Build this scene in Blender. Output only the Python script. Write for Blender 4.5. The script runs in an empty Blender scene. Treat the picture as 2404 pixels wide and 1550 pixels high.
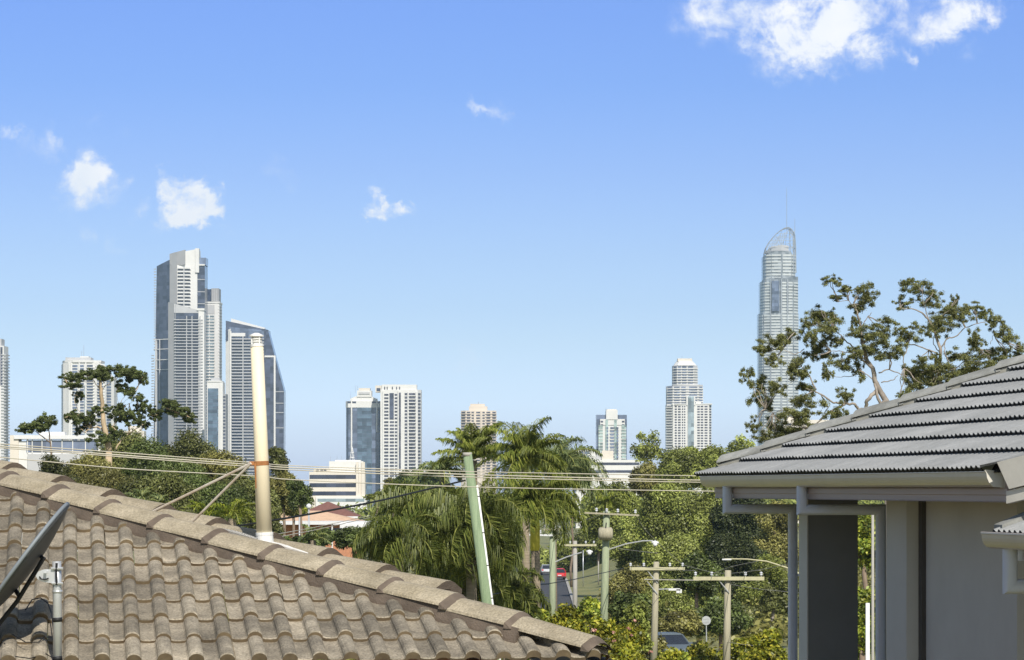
import bpy, math, random
import numpy as np
from mathutils import Vector
C = bpy.context.scene.collection
F, CX, HY, CZ = 6600.0, 1202.0, 1146.0, 30.0      # focal length, principal column, horizon row (photo pixels); camera height
rad = math.radians

def P(px, py, D):
    return Vector(((px - CX) / F * D, D, CZ + (HY - py) / F * D))

def sm(a, b, x):
    t = min(1.0, max(0.0, (x - a) / (b - a))); return t * t * (3 - 2 * t)

def gz(x, y):
    z = CZ - 7.5 - 0.0125 * max(-100, min(y, 600)) - 5.0 * sm(600, 1000, y)
    z += 2.4 * sm(8.5, 17, x) * sm(230, 300, y) * (1 - sm(440, 540, y))
    return z

# ------------------------------------------------------------ materials
def new_mat(name):
    m = bpy.data.materials.new(name); m.use_nodes = True
    nt = m.node_tree; nt.nodes.clear()
    out = nt.nodes.new('ShaderNodeOutputMaterial')
    return m, nt, out

def mat(name, col, rough=0.8, var=0.12, scale=4.0, bump=0.0, metal=0.0, col2=None, spec=0.4, stretch=None, isl=0.0, detail=6.0, fine=0.0, stain=0.0, stscale=0.9):
    m, nt, out = new_mat(name); N = nt.nodes; L = nt.links
    b = N.new('ShaderNodeBsdfPrincipled'); L.new(b.outputs[0], out.inputs[0])
    b.inputs['Roughness'].default_value = rough; b.inputs['Metallic'].default_value = metal
    b.inputs['Specular IOR Level'].default_value = spec
    tc = N.new('ShaderNodeTexCoord'); mp = N.new('ShaderNodeMapping'); L.new(tc.outputs['Object'], mp.inputs[0])
    if stretch: mp.inputs['Scale'].default_value = stretch
    nz = N.new('ShaderNodeTexNoise'); nz.inputs['Scale'].default_value = scale; nz.inputs['Detail'].default_value = detail
    nz.inputs['Roughness'].default_value = 0.62
    L.new(mp.outputs[0], nz.inputs['Vector'])
    rp = N.new('ShaderNodeValToRGB'); L.new(nz.outputs['Fac'], rp.inputs[0])
    c2 = col2 or tuple(c * (1 - var) for c in col); c1 = col if col2 else tuple(min(1, c * (1 + var)) for c in col)
    rp.color_ramp.elements[0].position = 0.33; rp.color_ramp.elements[1].position = 0.67
    rp.color_ramp.elements[0].color = (*c2, 1); rp.color_ramp.elements[1].color = (*c1, 1)
    last = rp.outputs[0]
    if stain:
        n4 = N.new('ShaderNodeTexNoise'); n4.inputs['Scale'].default_value = stscale; n4.inputs['Detail'].default_value = 7; n4.inputs['Roughness'].default_value = .7
        L.new(mp.outputs[0], n4.inputs['Vector'])
        mr = N.new('ShaderNodeMapRange'); L.new(n4.outputs['Fac'], mr.inputs[0])
        mr.inputs[1].default_value = 0.35; mr.inputs[2].default_value = 0.62; mr.inputs[3].default_value = 1 - stain; mr.inputs[4].default_value = 1 + stain * .4
        hv = N.new('ShaderNodeHueSaturation'); L.new(mr.outputs[0], hv.inputs['Value']); L.new(last, hv.inputs['Color']); last = hv.outputs[0]
    if fine:
        n2 = N.new('ShaderNodeTexNoise'); n2.inputs['Scale'].default_value = scale * 14; n2.inputs['Detail'].default_value = 3
        L.new(mp.outputs[0], n2.inputs['Vector'])
        mr = N.new('ShaderNodeMapRange'); L.new(n2.outputs['Fac'], mr.inputs[0])
        mr.inputs[1].default_value = 0.3; mr.inputs[2].default_value = 0.7
        mr.inputs[3].default_value = 1 - fine; mr.inputs[4].default_value = 1 + fine
        hv = N.new('ShaderNodeHueSaturation'); L.new(mr.outputs[0], hv.inputs['Value']); L.new(last, hv.inputs['Color']); last = hv.outputs[0]
    if isl:
        g = N.new('ShaderNodeNewGeometry'); mr = N.new('ShaderNodeMapRange'); L.new(g.outputs['Random Per Island'], mr.inputs[0])
        mr.inputs[3].default_value = 1 - isl; mr.inputs[4].default_value = 1 + isl
        hv = N.new('ShaderNodeHueSaturation'); L.new(mr.outputs[0], hv.inputs['Value']); L.new(last, hv.inputs['Color']); last = hv.outputs[0]
    L.new(last, b.inputs['Base Color'])
    if bump:
        bp = N.new('ShaderNodeBump'); bp.inputs['Strength'].default_value = bump; bp.inputs['Distance'].default_value = 0.01
        n3 = N.new('ShaderNodeTexNoise'); n3.inputs['Scale'].default_value = scale * 12; n3.inputs['Detail'].default_value = 4
        L.new(mp.outputs[0], n3.inputs['Vector']); L.new(n3.outputs['Fac'], bp.inputs['Height']); L.new(bp.outputs[0], b.inputs['Normal'])
    return m

def glass(name, col, rough=0.12, var=0.25, scale=0.12, spec=0.6, cell=4.0):
    m = mat(name, col, rough=rough, var=var, scale=scale, spec=spec, detail=3)
    if cell:      # panes differ a little: blinds, tilt, tint
        nt = m.node_tree; N = nt.nodes; L = nt.links; b = next(n for n in N if n.type == 'BSDF_PRINCIPLED'); src = b.inputs['Base Color'].links[0].from_socket
        g = N.new('ShaderNodeNewGeometry'); sn = N.new('ShaderNodeVectorMath'); sn.operation = 'SNAP'; L.new(g.outputs['Position'], sn.inputs[0]); sn.inputs[1].default_value = (cell, 40.0, cell * .8)
        wn = N.new('ShaderNodeTexWhiteNoise'); L.new(sn.outputs[0], wn.inputs['Vector'])
        mr = N.new('ShaderNodeMapRange'); L.new(wn.outputs['Value'], mr.inputs[0]); mr.inputs[3].default_value = .6; mr.inputs[4].default_value = 1.55
        hv = N.new('ShaderNodeHueSaturation'); L.new(mr.outputs[0], hv.inputs['Value']); L.new(src, hv.inputs['Color']); L.new(hv.outputs[0], b.inputs['Base Color'])
    return m

def leafm(name, c1, c2, c3, trans=0.22, gloss=0.03):
    m, nt, out = new_mat(name); N = nt.nodes; L = nt.links
    g = N.new('ShaderNodeNewGeometry'); rp = N.new('ShaderNodeValToRGB'); L.new(g.outputs['Random Per Island'], rp.inputs[0])
    e = rp.color_ramp.elements
    e[0].position = 0.0; e[0].color = (*c1, 1); e[1].position = 1.0; e[1].color = (*c3, 1)
    x = e.new(0.55); x.color = (*c2, 1)
    d = N.new('ShaderNodeBsdfDiffuse'); t = N.new('ShaderNodeBsdfTranslucent'); gl = N.new('ShaderNodeBsdfGlossy')
    gl.inputs['Roughness'].default_value = 0.45; gl.inputs['Color'].default_value = (0.8, 0.8, 0.8, 1)
    at = N.new('ShaderNodeAttribute'); at.attribute_name = 'tint'; hv = N.new('ShaderNodeHueSaturation')
    L.new(rp.outputs[0], hv.inputs['Color']); L.new(at.outputs['Fac'], hv.inputs['Value'])
    L.new(hv.outputs[0], d.inputs[0]); L.new(hv.outputs[0], t.inputs[0])
    m1 = N.new('ShaderNodeMixShader'); m1.inputs[0].default_value = trans; L.new(d.outputs[0], m1.inputs[1]); L.new(t.outputs[0], m1.inputs[2])
    m2 = N.new('ShaderNodeMixShader'); m2.inputs[0].default_value = gloss; L.new(m1.outputs[0], m2.inputs[1]); L.new(gl.outputs[0], m2.inputs[2])
    L.new(m2.outputs[0], out.inputs[0])
    return m

M = {}
M['white'] = mat('white_render', (0.73, 0.72, 0.69), 0.8, 0.05, 0.1)
M['warmwhite'] = mat('cream_render', (0.72, 0.66, 0.57), 0.8, 0.06, 0.1)
M['cgrey'] = mat('grey_render', (0.34, 0.34, 0.34), 0.8, 0.06, 0.1)
M['lgrey'] = mat('light_grey_render', (0.5, 0.5, 0.5), 0.8, 0.06, 0.1)
M['tan'] = mat('tan_render', (0.71, 0.62, 0.52), 0.85, 0.05, 0.1)
M['gdark'] = glass('dark_glass', (0.055, 0.065, 0.10))
M['gmid'] = glass('mid_glass', (0.12, 0.15, 0.22))
M['gblue'] = glass('blue_glass', (0.085, 0.13, 0.18))
M['glight'] = glass('pale_glass', (0.24, 0.30, 0.33))
M['ggreen'] = glass('green_glass', (0.28, 0.36, 0.34))
M['qband'] = mat('pale_green_band', (0.60, 0.63, 0.62), 0.4, 0.05, 0.1)
M['qglass'] = glass('pale_blue_glass', (0.24, 0.265, 0.285))
M['gdull'] = glass('dull_window', (0.07, 0.07, 0.09), 0.4)  # dark, rougher glass for windows and slots
M['steel'] = mat('pale_steel', (0.42, 0.45, 0.48), 0.4, 0.05, 1, metal=0.3)
M['orange'] = mat('orange_brick', (0.48, 0.22, 0.12), 0.9, 0.15, 3)
M['redroof'] = mat('red_tiles', (0.20, 0.095, 0.075), 0.9, 0.15, 3)
M['tin'] = mat('white_metal_roof', (0.72, 0.72, 0.72), 0.5, 0.05, 2)
M['peach'] = mat('peach_roof', (0.62, 0.42, 0.28), 0.9, 0.1, 2)
M['tile'] = mat('weathered_concrete_tile', (0.345, 0.297, 0.222), 0.92, 0.1, 6, bump=0.9, col2=(0.19, 0.163, 0.122), isl=0.26, fine=0.34, stain=.36, stscale=1.6)
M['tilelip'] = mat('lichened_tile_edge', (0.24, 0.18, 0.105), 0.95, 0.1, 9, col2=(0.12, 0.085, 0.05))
M['cap'] = mat('weathered_ridge_cap', (0.415, 0.355, 0.255), 0.92, 0.1, 6, bump=0.8, col2=(0.31, 0.26, 0.175), isl=0.08, fine=0.25, stain=.25, stscale=1.8)
M['mortar'] = mat('dark_mortar', (0.135, 0.105, 0.08), 0.95, 0.25, 9, bump=0.5)
M['lead'] = mat('white_flashing', (0.62, 0.6, 0.56), 0.7, 0.15, 8)
M['gutterd'] = mat('charcoal_gutter', (0.06, 0.055, 0.055), 0.5, 0.15, 4)
M['cream'] = mat('cream_painted_pipe', (0.86, 0.76, 0.55), 0.55, 0.05, 3, col2=(0.84, 0.73, 0.515), stretch=(3, 3, 0.4))
M['rust'] = mat('rusty_band', (0.32, 0.14, 0.05), 0.9, 0.4, 12)
M['stay'] = mat('rust_stained_rod', (0.74, 0.69, 0.6), 0.7, 0.3, 9, col2=(0.55, 0.44, 0.33))
M['pvc'] = mat('white_plastic', (0.78, 0.77, 0.74), 0.45, 0.06, 6)
M['galv'] = mat('galvanised_steel', (0.62, 0.63, 0.64), 0.38, 0.12, 6, metal=0.55)
M['dish'] = mat('grey_dish', (0.085, 0.088, 0.092), 0.55, 0.12, 6)
M['black'] = mat('black_rubber', (0.015, 0.015, 0.016), 0.6, 0.2, 6)
M['rtile'] = mat('grey_roof_tile', (0.31, 0.313, 0.308), 0.8, 0.05, 2, isl=0.05, col2=(0.265, 0.27, 0.265), fine=0.08, stain=.18, stscale=.7)
M['rtileend'] = mat('painted_dark_gap', (0.018, 0.018, 0.022), 0.9, 0.2, 3)  # near-black paints the shade in the hollows under the tile edges
M['rcap'] = mat('grey_ridge_cap', (0.33, 0.33, 0.305), 0.85, 0.08, 4, col2=(0.25, 0.25, 0.225), fine=0.1, stain=.2, stscale=2)
M['rmortar'] = mat('grey_mortar', (0.30, 0.29, 0.25), 0.95, 0.2, 10, bump=0.3)
M['gutter'] = mat('mushroom_gutter', (0.55, 0.50, 0.48), 0.3, 0.05, 3, spec=0.6, metal=0.3)
M['endcap'] = mat('pale_gutter_end', (0.62, 0.59, 0.52), 0.5, 0.08, 6)
M['fascia'] = mat('brown_fascia', (0.40, 0.32, 0.295), 0.5, 0.06, 3, stretch=(0.3, 0.3, 12))
M['pipeg'] = mat('grey_downpipe', (0.60, 0.635, 0.74), 0.5, 0.04, 3)
M['wallr'] = mat('grey_wall_render', (0.55, 0.54, 0.53), 0.9, 0.04, 2, bump=0.12, stain=.05, stscale=.6)
M['wallshade'] = mat('shaded_render', (0.185, 0.19, 0.20), 0.9, 0.07, 2)  # darker wall render, with the shade under the roof put into its colour
M['soffit'] = mat('soffit', (0.3, 0.28, 0.26), 0.9, 0.05, 2)
M['timberg'] = mat('green_treated_timber', (0.30, 0.375, 0.225), 0.9, 0.15, 6, col2=(0.19, 0.26, 0.15), stretch=(6, 6, 0.25), fine=0.2, stain=.15, stscale=1.2)
M['timber'] = mat('weathered_timber', (0.44, 0.40, 0.29), 0.9, 0.15, 3, col2=(0.31, 0.285, 0.2), stretch=(6, 6, 0.4), fine=0.1)
M['timbergl'] = mat('lichened_timber', (0.37, 0.40, 0.26), 0.9, 0.15, 3, col2=(0.25, 0.295, 0.185), stretch=(6, 6, 0.5), fine=0.1)
M['arm'] = mat('crossarm_timber', (0.50, 0.47, 0.30), 0.9, 0.12, 4)
M['ceramic'] = mat('pale_ceramic', (0.62, 0.63, 0.66), 0.3, 0.1, 8)
M['wire'] = mat('aluminium_cable', (0.50, 0.46, 0.37), 0.6, 0.08, 0.5)
M['wireblk'] = mat('black_cable', (0.012, 0.012, 0.012), 0.6, 0.2, 2)
M['trunk'] = mat('grey_bark', (0.22, 0.165, 0.12), 0.95, 0.25, 3, stretch=(3, 3, 0.8))
M['paletrunk'] = mat('pale_gum_bark', (0.52, 0.40, 0.26), 0.9, 0.22, 1.5, stretch=(2, 2, 0.6))
M['gumbark'] = mat('mottled_gum_bark', (0.29, 0.25, 0.21), 0.9, 0.35, 3)
M['palmtrunk'] = mat('palm_trunk', (0.26, 0.21, 0.15), 0.95, 0.2, 3, stretch=(1, 1, 8))
M['shaft'] = mat('yellow_green_crownshaft', (0.58, 0.52, 0.08), 0.6, 0.15, 3)
M['asphalt'] = mat('asphalt', (0.06, 0.06, 0.063), 0.9, 0.15, 0.6, fine=0.15)
M['concrete'] = mat('concrete', (0.38, 0.36, 0.32), 0.9, 0.1, 1)
M['soil'] = mat('dry_grass', (0.27, 0.25, 0.10), 0.95, 0.3, 0.35, col2=(0.13, 0.145, 0.05), fine=0.2)
M['midrib'] = mat('palm_midrib', (0.24, 0.25, 0.06), 0.6, 0.2, 3)
M['red'] = mat('red_car_paint', (0.55, 0.02, 0.025), 0.25, 0.03, 2, spec=0.6)
M['silver'] = mat('silver_car_paint', (0.45, 0.46, 0.48), 0.3, 0.03, 2, metal=0.4)
M['bluecar'] = mat('blue_grey_car_paint', (0.12, 0.145, 0.16), 0.3, 0.03, 2)
M['carglass'] = glass('car_glass', (0.03, 0.035, 0.045), 0.05, 0.1, 1, cell=0)
M['lampred'] = mat('red_lamp_lens', (0.6, 0.03, 0.03), 0.2, 0.05, 5)
M['L_gum'] = leafm('gum_leaves', (0.11, 0.122, 0.038), (0.2, 0.212, 0.068), (0.32, 0.32, 0.12))
M['L_left'] = leafm('left_gum_leaves', (0.08, 0.103, 0.03), (0.125, 0.155, 0.044), (0.19, 0.22, 0.07))
M['L_dark'] = leafm('dark_leaves', (0.109, 0.118, 0.035), (0.156, 0.168, 0.049), (0.222, 0.237, 0.071))
M['L_deep'] = leafm('deep_green_leaves', (0.082, 0.105, 0.028), (0.117, 0.150, 0.041), (0.166, 0.212, 0.058))
M['L_olive'] = leafm('olive_leaves', (0.177, 0.198, 0.044), (0.252, 0.283, 0.063), (0.358, 0.402, 0.088))
M['L_far'] = leafm('far_leaves', (0.204, 0.226, 0.056), (0.291, 0.324, 0.080), (0.413, 0.459, 0.112))
M['L_shade'] = leafm('shade_coloured_leaves', (0.039, 0.052, 0.018), (0.063, 0.078, 0.025), (0.101, 0.118, 0.040))  # shaded zone of the tree belt put into a darker leaf colour
M['L_brown'] = leafm('brownish_leaves', (0.161, 0.151, 0.044), (0.230, 0.216, 0.063), (0.327, 0.306, 0.088))
M['L_lime'] = leafm('lime_leaves', (0.09, 0.12, 0.012), (0.27, 0.28, 0.025), (0.46, 0.40, 0.045), trans=0.3)
M['L_bush'] = leafm('bush_leaves', (0.107, 0.166, 0.024), (0.283, 0.343, 0.043), (0.544, 0.520, 0.070), trans=0.3)
M['L_flower'] = leafm('pink_flowers', (0.5, 0.22, 0.17), (0.62, 0.32, 0.26), (0.68, 0.42, 0.34))
M['L_palm'] = leafm('palm_leaflets', (0.075, 0.1, 0.02), (0.175, 0.215, 0.035), (0.36, 0.37, 0.075), gloss=0.02)
M['L_palmd'] = leafm('drooping_palm_leaflets', (0.055, 0.075, 0.017), (0.125, 0.155, 0.03), (0.27, 0.285, 0.075), gloss=0.02)
M['L_palmb'] = leafm('pale_palm_leaflets', (0.09, 0.125, 0.05), (0.20, 0.25, 0.09), (0.42, 0.45, 0.19), gloss=0.02)
M['L_palmy'] = leafm('bright_palm_leaflets', (0.09, 0.13, 0.01), (0.22, 0.26, 0.025), (0.36, 0.37, 0.05), trans=0.3, gloss=0.02)

# ------------------------------------------------------------ objects
def wloc(o):
    v = Vector((0, 0, 0))
    while o is not None:
        v += o.location; o = o.parent
    return v

def tag(o, label=None, cat=None, group=None, kind=None):
    if label: o['label'] = label
    if cat: o['category'] = cat
    if group: o['group'] = group
    if kind: o['kind'] = kind
    return o

def thing(name, label, cat, loc, group=None):
    o = bpy.data.objects.new(name, None); C.objects.link(o); o.location = loc
    o.empty_display_size = 0.3
    return tag(o, label, cat, group)

class MB:
    def __init__(s): s.v = []; s.f = []; s.m = []
    def add(s, vs, fs, m=0):
        k = len(s.v); s.v += [tuple(v) for v in vs]
        for f in fs: s.f.append(tuple(i + k for i in f)); s.m.append(m)
    def quad(s, a, b, c, d, m=0): s.add([a, b, c, d], [(0, 1, 2, 3)], m)
    def hexa(s, b, t, m=0):
        n = len(b)
        s.add(list(b) + list(t), [tuple(range(n))[::-1], tuple(range(n, 2 * n))] + [(i, (i + 1) % n, n + (i + 1) % n, n + i) for i in range(n)], m)
    def box(s, c, ex, ey, ez, m=0):
        c = Vector(c); ex, ey, ez = Vector(ex), Vector(ey), Vector(ez)
        s.hexa([c - ex - ey - ez, c + ex - ey - ez, c + ex + ey - ez, c - ex + ey - ez], [c - ex - ey + ez, c + ex - ey + ez, c + ex + ey + ez, c - ex + ey + ez], m)
    def ab(s, x0, x1, y0, y1, z0, z1, m=0):
        s.box(((x0 + x1) / 2, (y0 + y1) / 2, (z0 + z1) / 2), ((x1 - x0) / 2, 0, 0), (0, (y1 - y0) / 2, 0), (0, 0, (z1 - z0) / 2), m)
    def tube(s, pts, r, n=8, m=0, cap=True):
        pts = [Vector(p) for p in pts]
        if not hasattr(r, '__len__'): r = [r] * len(pts)
        k = len(s.v); t0 = None; u = None
        for i, p in enumerate(pts):
            t = (pts[min(i + 1, len(pts) - 1)] - pts[max(i - 1, 0)])
            if t.length < 1e-9: t = Vector((0, 0, 1))
            t.normalize()
            if u is None:
                u = t.orthogonal().normalized()
            u = (u - t * u.dot(t)).normalized(); w = t.cross(u)
            for j in range(n):
                a = 2 * math.pi * j / n
                s.v.append(tuple(p + (u * math.cos(a) + w * math.sin(a)) * r[i]))
        for i in range(len(pts) - 1):
            for j in range(n):
                s.f.append((k + i * n + j, k + i * n + (j + 1) % n, k + (i + 1) * n + (j + 1) % n, k + (i + 1) * n + j)); s.m.append(m)
        if cap:
            s.f.append(tuple(k + j for j in range(n))[::-1]); s.m.append(m)
            s.f.append(tuple(k + (len(pts) - 1) * n + j for j in range(n))); s.m.append(m)
    def extrude(s, path, prof, R, U, m=0, cap=True):
        n = len(prof); k = len(s.v)
        for p in path:
            for a, b in prof: s.v.append(tuple(Vector(p) + Vector(R) * a + Vector(U) * b))
        for i in range(len(path) - 1):
            for j in range(n):
                s.f.append((k + i * n + j, k + i * n + (j + 1) % n, k + (i + 1) * n + (j + 1) % n, k + (i + 1) * n + j)); s.m.append(m)
        if cap:
            s.f.append(tuple(k + j for j in range(n))[::-1]); s.m.append(m)
            s.f.append(tuple(k + (len(path) - 1) * n + j for j in range(n))); s.m.append(m)
    def build(s, name, mats, parent=None, smooth=False, loc=None):
        if not isinstance(mats, (list, tuple)): mats = [mats]
        off = wloc(parent) if parent is not None else Vector(loc or (0, 0, 0))
        me = bpy.data.meshes.new(name)
        me.from_pydata([(x - off.x, y - off.y, z - off.z) for x, y, z in s.v], [], s.f)
        for m in mats: me.materials.append(m)
        if len(mats) > 1: me.polygons.foreach_set('material_index', s.m)
        import bmesh
        bm = bmesh.new(); bm.from_mesh(me); bmesh.ops.recalc_face_normals(bm, faces=bm.faces); bm.to_mesh(me); bm.free()
        if smooth:
            me.polygons.foreach_set('use_smooth', [True] * len(me.polygons))
        me.update()
        o = bpy.data.objects.new(name, me); C.objects.link(o)
        if parent is not None: o.parent = parent
        else: o.location = off
        return o

def np_mesh(name, V, nper, material, parent=None, loc=None, tint=None):
    """V: (n, nper, 3) array of separate polygons"""
    off = np.array(wloc(parent) if parent is not None else (loc or (0, 0, 0)))
    n = V.shape[0]; me = bpy.data.meshes.new(name)
    me.vertices.add(n * nper); me.vertices.foreach_set('co', (V - off).astype(np.float32).ravel())
    me.loops.add(n * nper); me.loops.foreach_set('vertex_index', np.arange(n * nper, dtype=np.int32))
    me.polygons.add(n); me.polygons.foreach_set('loop_start', np.arange(0, n * nper, nper, dtype=np.int32))
    me.polygons.foreach_set('loop_total', np.full(n, nper, dtype=np.int32))
    if tint is None: tint = np.ones(n)
    at = me.attributes.new('tint', 'FLOAT', 'POINT'); at.data.foreach_set('value', np.repeat(tint, nper).astype(np.float32))
    me.materials.append(material); me.update(calc_edges=True)
    o = bpy.data.objects.new(name, me); C.objects.link(o)
    if parent is not None: o.parent = parent
    else: o.location = tuple(off)
    return o

def copy_at(o, dz=0, dx=0, dy=0):
    c = o.copy(); C.objects.link(c); c.parent = o.parent
    c.location = o.location + Vector((dx, dy, dz)); return c
SKY_STRENGTH, HAZE, EXPOSURE = 0.10, 8.5e-5, 0.18
SKY_BACK = (1.0, .965, .93)
SKY_GRADE = [(0.0, (1.03, 1.2, 1.97)), (.074, (1.1, 1.27, 1.88)), (.13, (.99, 1.11, 1.52)), (.206, (.84, .94, 1.33)), (.28, (.71, .82, 1.27)), (.354, (.59, .75, 1.26)), (.42, (.57, .73, 1.28)), (.9, (1, .98, .95))]
CLOUD = (.98, .985, 1.0)
# ------------------------------------------------------------ the distant towers
class T:
    all = []
    def __init__(s, name, label, cat, D, pc, group='towers on the skyline'):
        s.D = D; s.s = D / F; s.base = gz(0, D)
        s.o = thing(name, label, cat, ((pc - CX) * s.s, D, s.base), group)
        s.pb = HY + (CZ - s.base) / s.s + 3; s.bands = {}; T.all.append(s)
    def p(s, px, py, d=0): return Vector(((px - CX) * s.s, s.D + d * s.s, CZ + (HY - py) * s.s))
    def loft(s, part, foot, pyt, m, pyb=None, top=None, parent=None):
        pyb = s.pb if pyb is None else pyb; top = top or foot
        t = pyt if hasattr(pyt, '__len__') else [pyt] * len(foot)
        mb = MB(); mb.hexa([s.p(a, pyb, d) for a, d in foot], [s.p(a, t[i], d) for i, (a, d) in enumerate(top)])
        return mb.build(part, M[m], parent or s.o)
    def bx(s, part, x0, x1, y0, y1, d0, d1, m, parent=None):
        return s.loft(part, [(x0, d0), (x1, d0), (x1, d1), (x0, d1)], y0, m, y1, parent=parent)
    def rows(s, part, polys, y0, y1, step, h, m, th=0.8, sink=0.5):
        """a band on every listed run of wall, repeated storey by storey"""
        y = y0
        while y < y1:
            for p in polys: s.bands.setdefault(part, []).append((y, tuple(p), h, m, th, sink))
            y += step
    def strip(s, mb, y, poly, h, th, sink):
        nn_ = []
        for (ax, ad), (bx, bd) in zip(poly[:-1], poly[1:]):
            dx, dd = bx - ax, bd - ad; l = math.hypot(dx, dd); nn_.append((dd / l, -dx / l))
        outp, inp = [], []
        for i, (a, d) in enumerate(poly):
            n1, n2 = nn_[max(i - 1, 0)], nn_[min(i, len(nn_) - 1)]; nx, nd = n1[0] + n2[0], n1[1] + n2[1]; k = 2 / max(.4, nx * nx + nd * nd)
            outp.append((a + nx * k * th, d + nd * k * th)); inp.append((a - nx * k * sink, d - nd * k * sink))
        q = outp + inp[::-1]; n = len(poly)
        b = [s.p(a, y + h, d) for a, d in q]; t_ = [s.p(a, y, d) for a, d in q]; N = 2 * n
        fs = [(i, (i + 1) % N, N + (i + 1) % N, N + i) for i in range(N)]
        for i in range(n - 1): fs += [(i, i + 1, N - 2 - i, N - 1 - i), (N + i, N + i + 1, 2 * N - 2 - i, 2 * N - 1 - i)]
        mb.add(b + t_, fs)
    def flush(s, most=96):
        for part, lst in s.bands.items():
            lst.sort(key=lambda b: b[0]); made = {}
            if len(lst) <= most + 8: most_ = len(lst)
            else: most_ = most
            for (y, poly, h, m, th, sink) in lst[:most_]:
                k = (poly, h, m, th)
                if k in made: copy_at(made[k][0], dz=-(y - made[k][1]) * s.s); continue
                mb = MB(); s.strip(mb, y, poly, h, th, sink); made[k] = (mb.build(part, M[m], s.o), y)
            rest = lst[most_:]
            if rest:
                mats = sorted({b[3] for b in rest}); mb = MB()
                for (y, poly, h, m, th, sink) in rest:
                    k = len(mb.f); s.strip(mb, y, poly, h, th, sink)
                    for q in range(k, len(mb.f)): mb.m[q] = mats.index(m)
                tag(mb.build(part, [M[m] for m in mats], s.o), kind='stuff')
    def mast(s, part, px, d, y0, y1, w, m='steel'):
        mb = MB(); mb.tube([s.p(px, y1, d), s.p(px, y0, d)], [w / 2 * s.s, w / 3 * s.s], 6); return mb.build(part, M[m], s.o)

# left edge sliver
t = T('apartment_tower', 'pale tower with dark balcony side cut off by the left edge', 'tower', 2300, -20)
t.loft('tower_body', [(-70, 0), (9, 0), (9, 60), (-70, 60)], 812, 'white')
t.bx('penthouse', -60, 2, 795, 812, 6, 50, 'lgrey')
t.bx('glass_slot', 1, 6, 815, 905, -1, 3, 'gdark')
t.rows('balcony', [[(3, -1), (13, -1), (13, 50)]], 832, 1120, 7.2, 2.4, 'lgrey', 1.2)

# white curved tower with a crown behind the tall gum
t = T('apartment_tower', 'white ribbed tower with flat ring crown behind the tall gum tree', 'tower', 2320, 198)
ft = [(137, 45), (146, 14), (166, 0), (222, 0), (244, 12), (262, 40), (262, 90), (137, 90)]
t.loft('tower_body', ft, [855, 852, 848, 848, 856, 884, 884, 855], 'white')
t.loft('crown_ring', [(140, 40), (150, 10), (172, -3), (216, -3), (236, 10), (236, 70), (140, 70)], 846, 'white', 851)
t.bx('plant_room', 152, 212, 839, 846, 10, 50, 'lgrey'); t.bx('plant_room', 186, 206, 836, 839, 14, 40, 'white')
t.mast('antenna', 193, 25, 808, 838, 1.2); t.mast('antenna', 188, 25, 822, 838, 1.0)
t.rows('window', [[(151, 12), (156, 8)], [(170, 0), (182, 0)], [(187, 0), (197, 0)], [(204, 0), (218, 0)], [(228, 3), (240, 10)], [(248, 17), (256, 31)], [(139, 40), (142, 30)]], 857, 1150, 7.0, 4.6, 'gmid', 0.6)
t.rows('balcony', [[(202, 0), (222, 0)], [(226, 2), (243, 12)]], 862, 1150, 7.0, 1.6, 'white', 2.5)
for x in (161, 185, 200, 224):
    t.bx('fin', x, x + 3.2, 850, t.pb, -2.5, 1, 'white')
t.bx('glass_shaft', 198, 203, 905, 1060, -1.5, 1, 'glight')

# the tall stepped tower
t = T('skyscraper', 'tallest left tower with dark glass flank and slanting white top', 'skyscraper', 2600, 430)
t.loft('glass_wing', [(352, 40), (399, 4), (399, 75), (352, 75)], [622, 609, 609, 622], 'gdark', top=[(363, 40), (399, 4), (399, 75), (363, 75)])
t.rows('balcony', [[(351, 43), (357, 37)]], 832, 1090, 6.6, 2.4, 'lgrey', 1.6)
t.rows('balcony', [[(357, 39), (362, 36)]], 628, 826, 6.6, 2.2, 'lgrey', 1.5)
for y in (795, 818, 843, 866): t.rows('floor_line', [[(354, 38.5), (399, 4)]], y, y + 1, 9, 1.6, 'white', 0.7)
for x, d in ((360, 34), (371, 25.4)): t.bx('fin', x, x + (5 if x < 365 else 2), 796, t.pb, d - 2.4, d + 4, 'lgrey')
t.loft('shaded_side', [(398, 2), (416, -4), (416, 60), (398, 60)], [596, 592, 592, 596], 'cgrey')  # grey paints the shade on the tower's left-hand face
t.loft('roof_screen', [(398, 1), (435, -5), (435, 10), (398, 14)], [596, 587, 587, 596], 'cgrey', 622)
t.loft('tower_body', [(415, -2), (463, 5), (463, 70), (415, 70)], [594, 584, 584, 594], 'white')
t.bx('roof_fin', 458, 467, 583, 640, 1, 20, 'white')
t.rows('balcony', [[(418, -4), (446, 0)]], 628, 740, 8.2, 3.2, 'white', 2.4)
t.rows('window', [[(417, -1.9), (447, 2.4)]], 632.4, 742, 8.2, 3.4, 'gdull', 0.4)
t.bx('column', 431, 433.5, 627, 720, -4.5, 1, 'lgrey')
t.loft('glass_wing', [(463, 4), (480, 8), (480, 70), (463, 70)], 622, 'gdark')
t.bx('roof_screen', 466, 482, 604, 622, 14, 60, 'gmid')
t.bx('capping', 462, 480, 620, 623.5, 3, 60, 'white')
for y in (655, 684, 712): t.rows('floor_line', [[(463, 4), (480, 8)]], y, y + 1, 9, 1.5, 'lgrey', 0.6)

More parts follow.
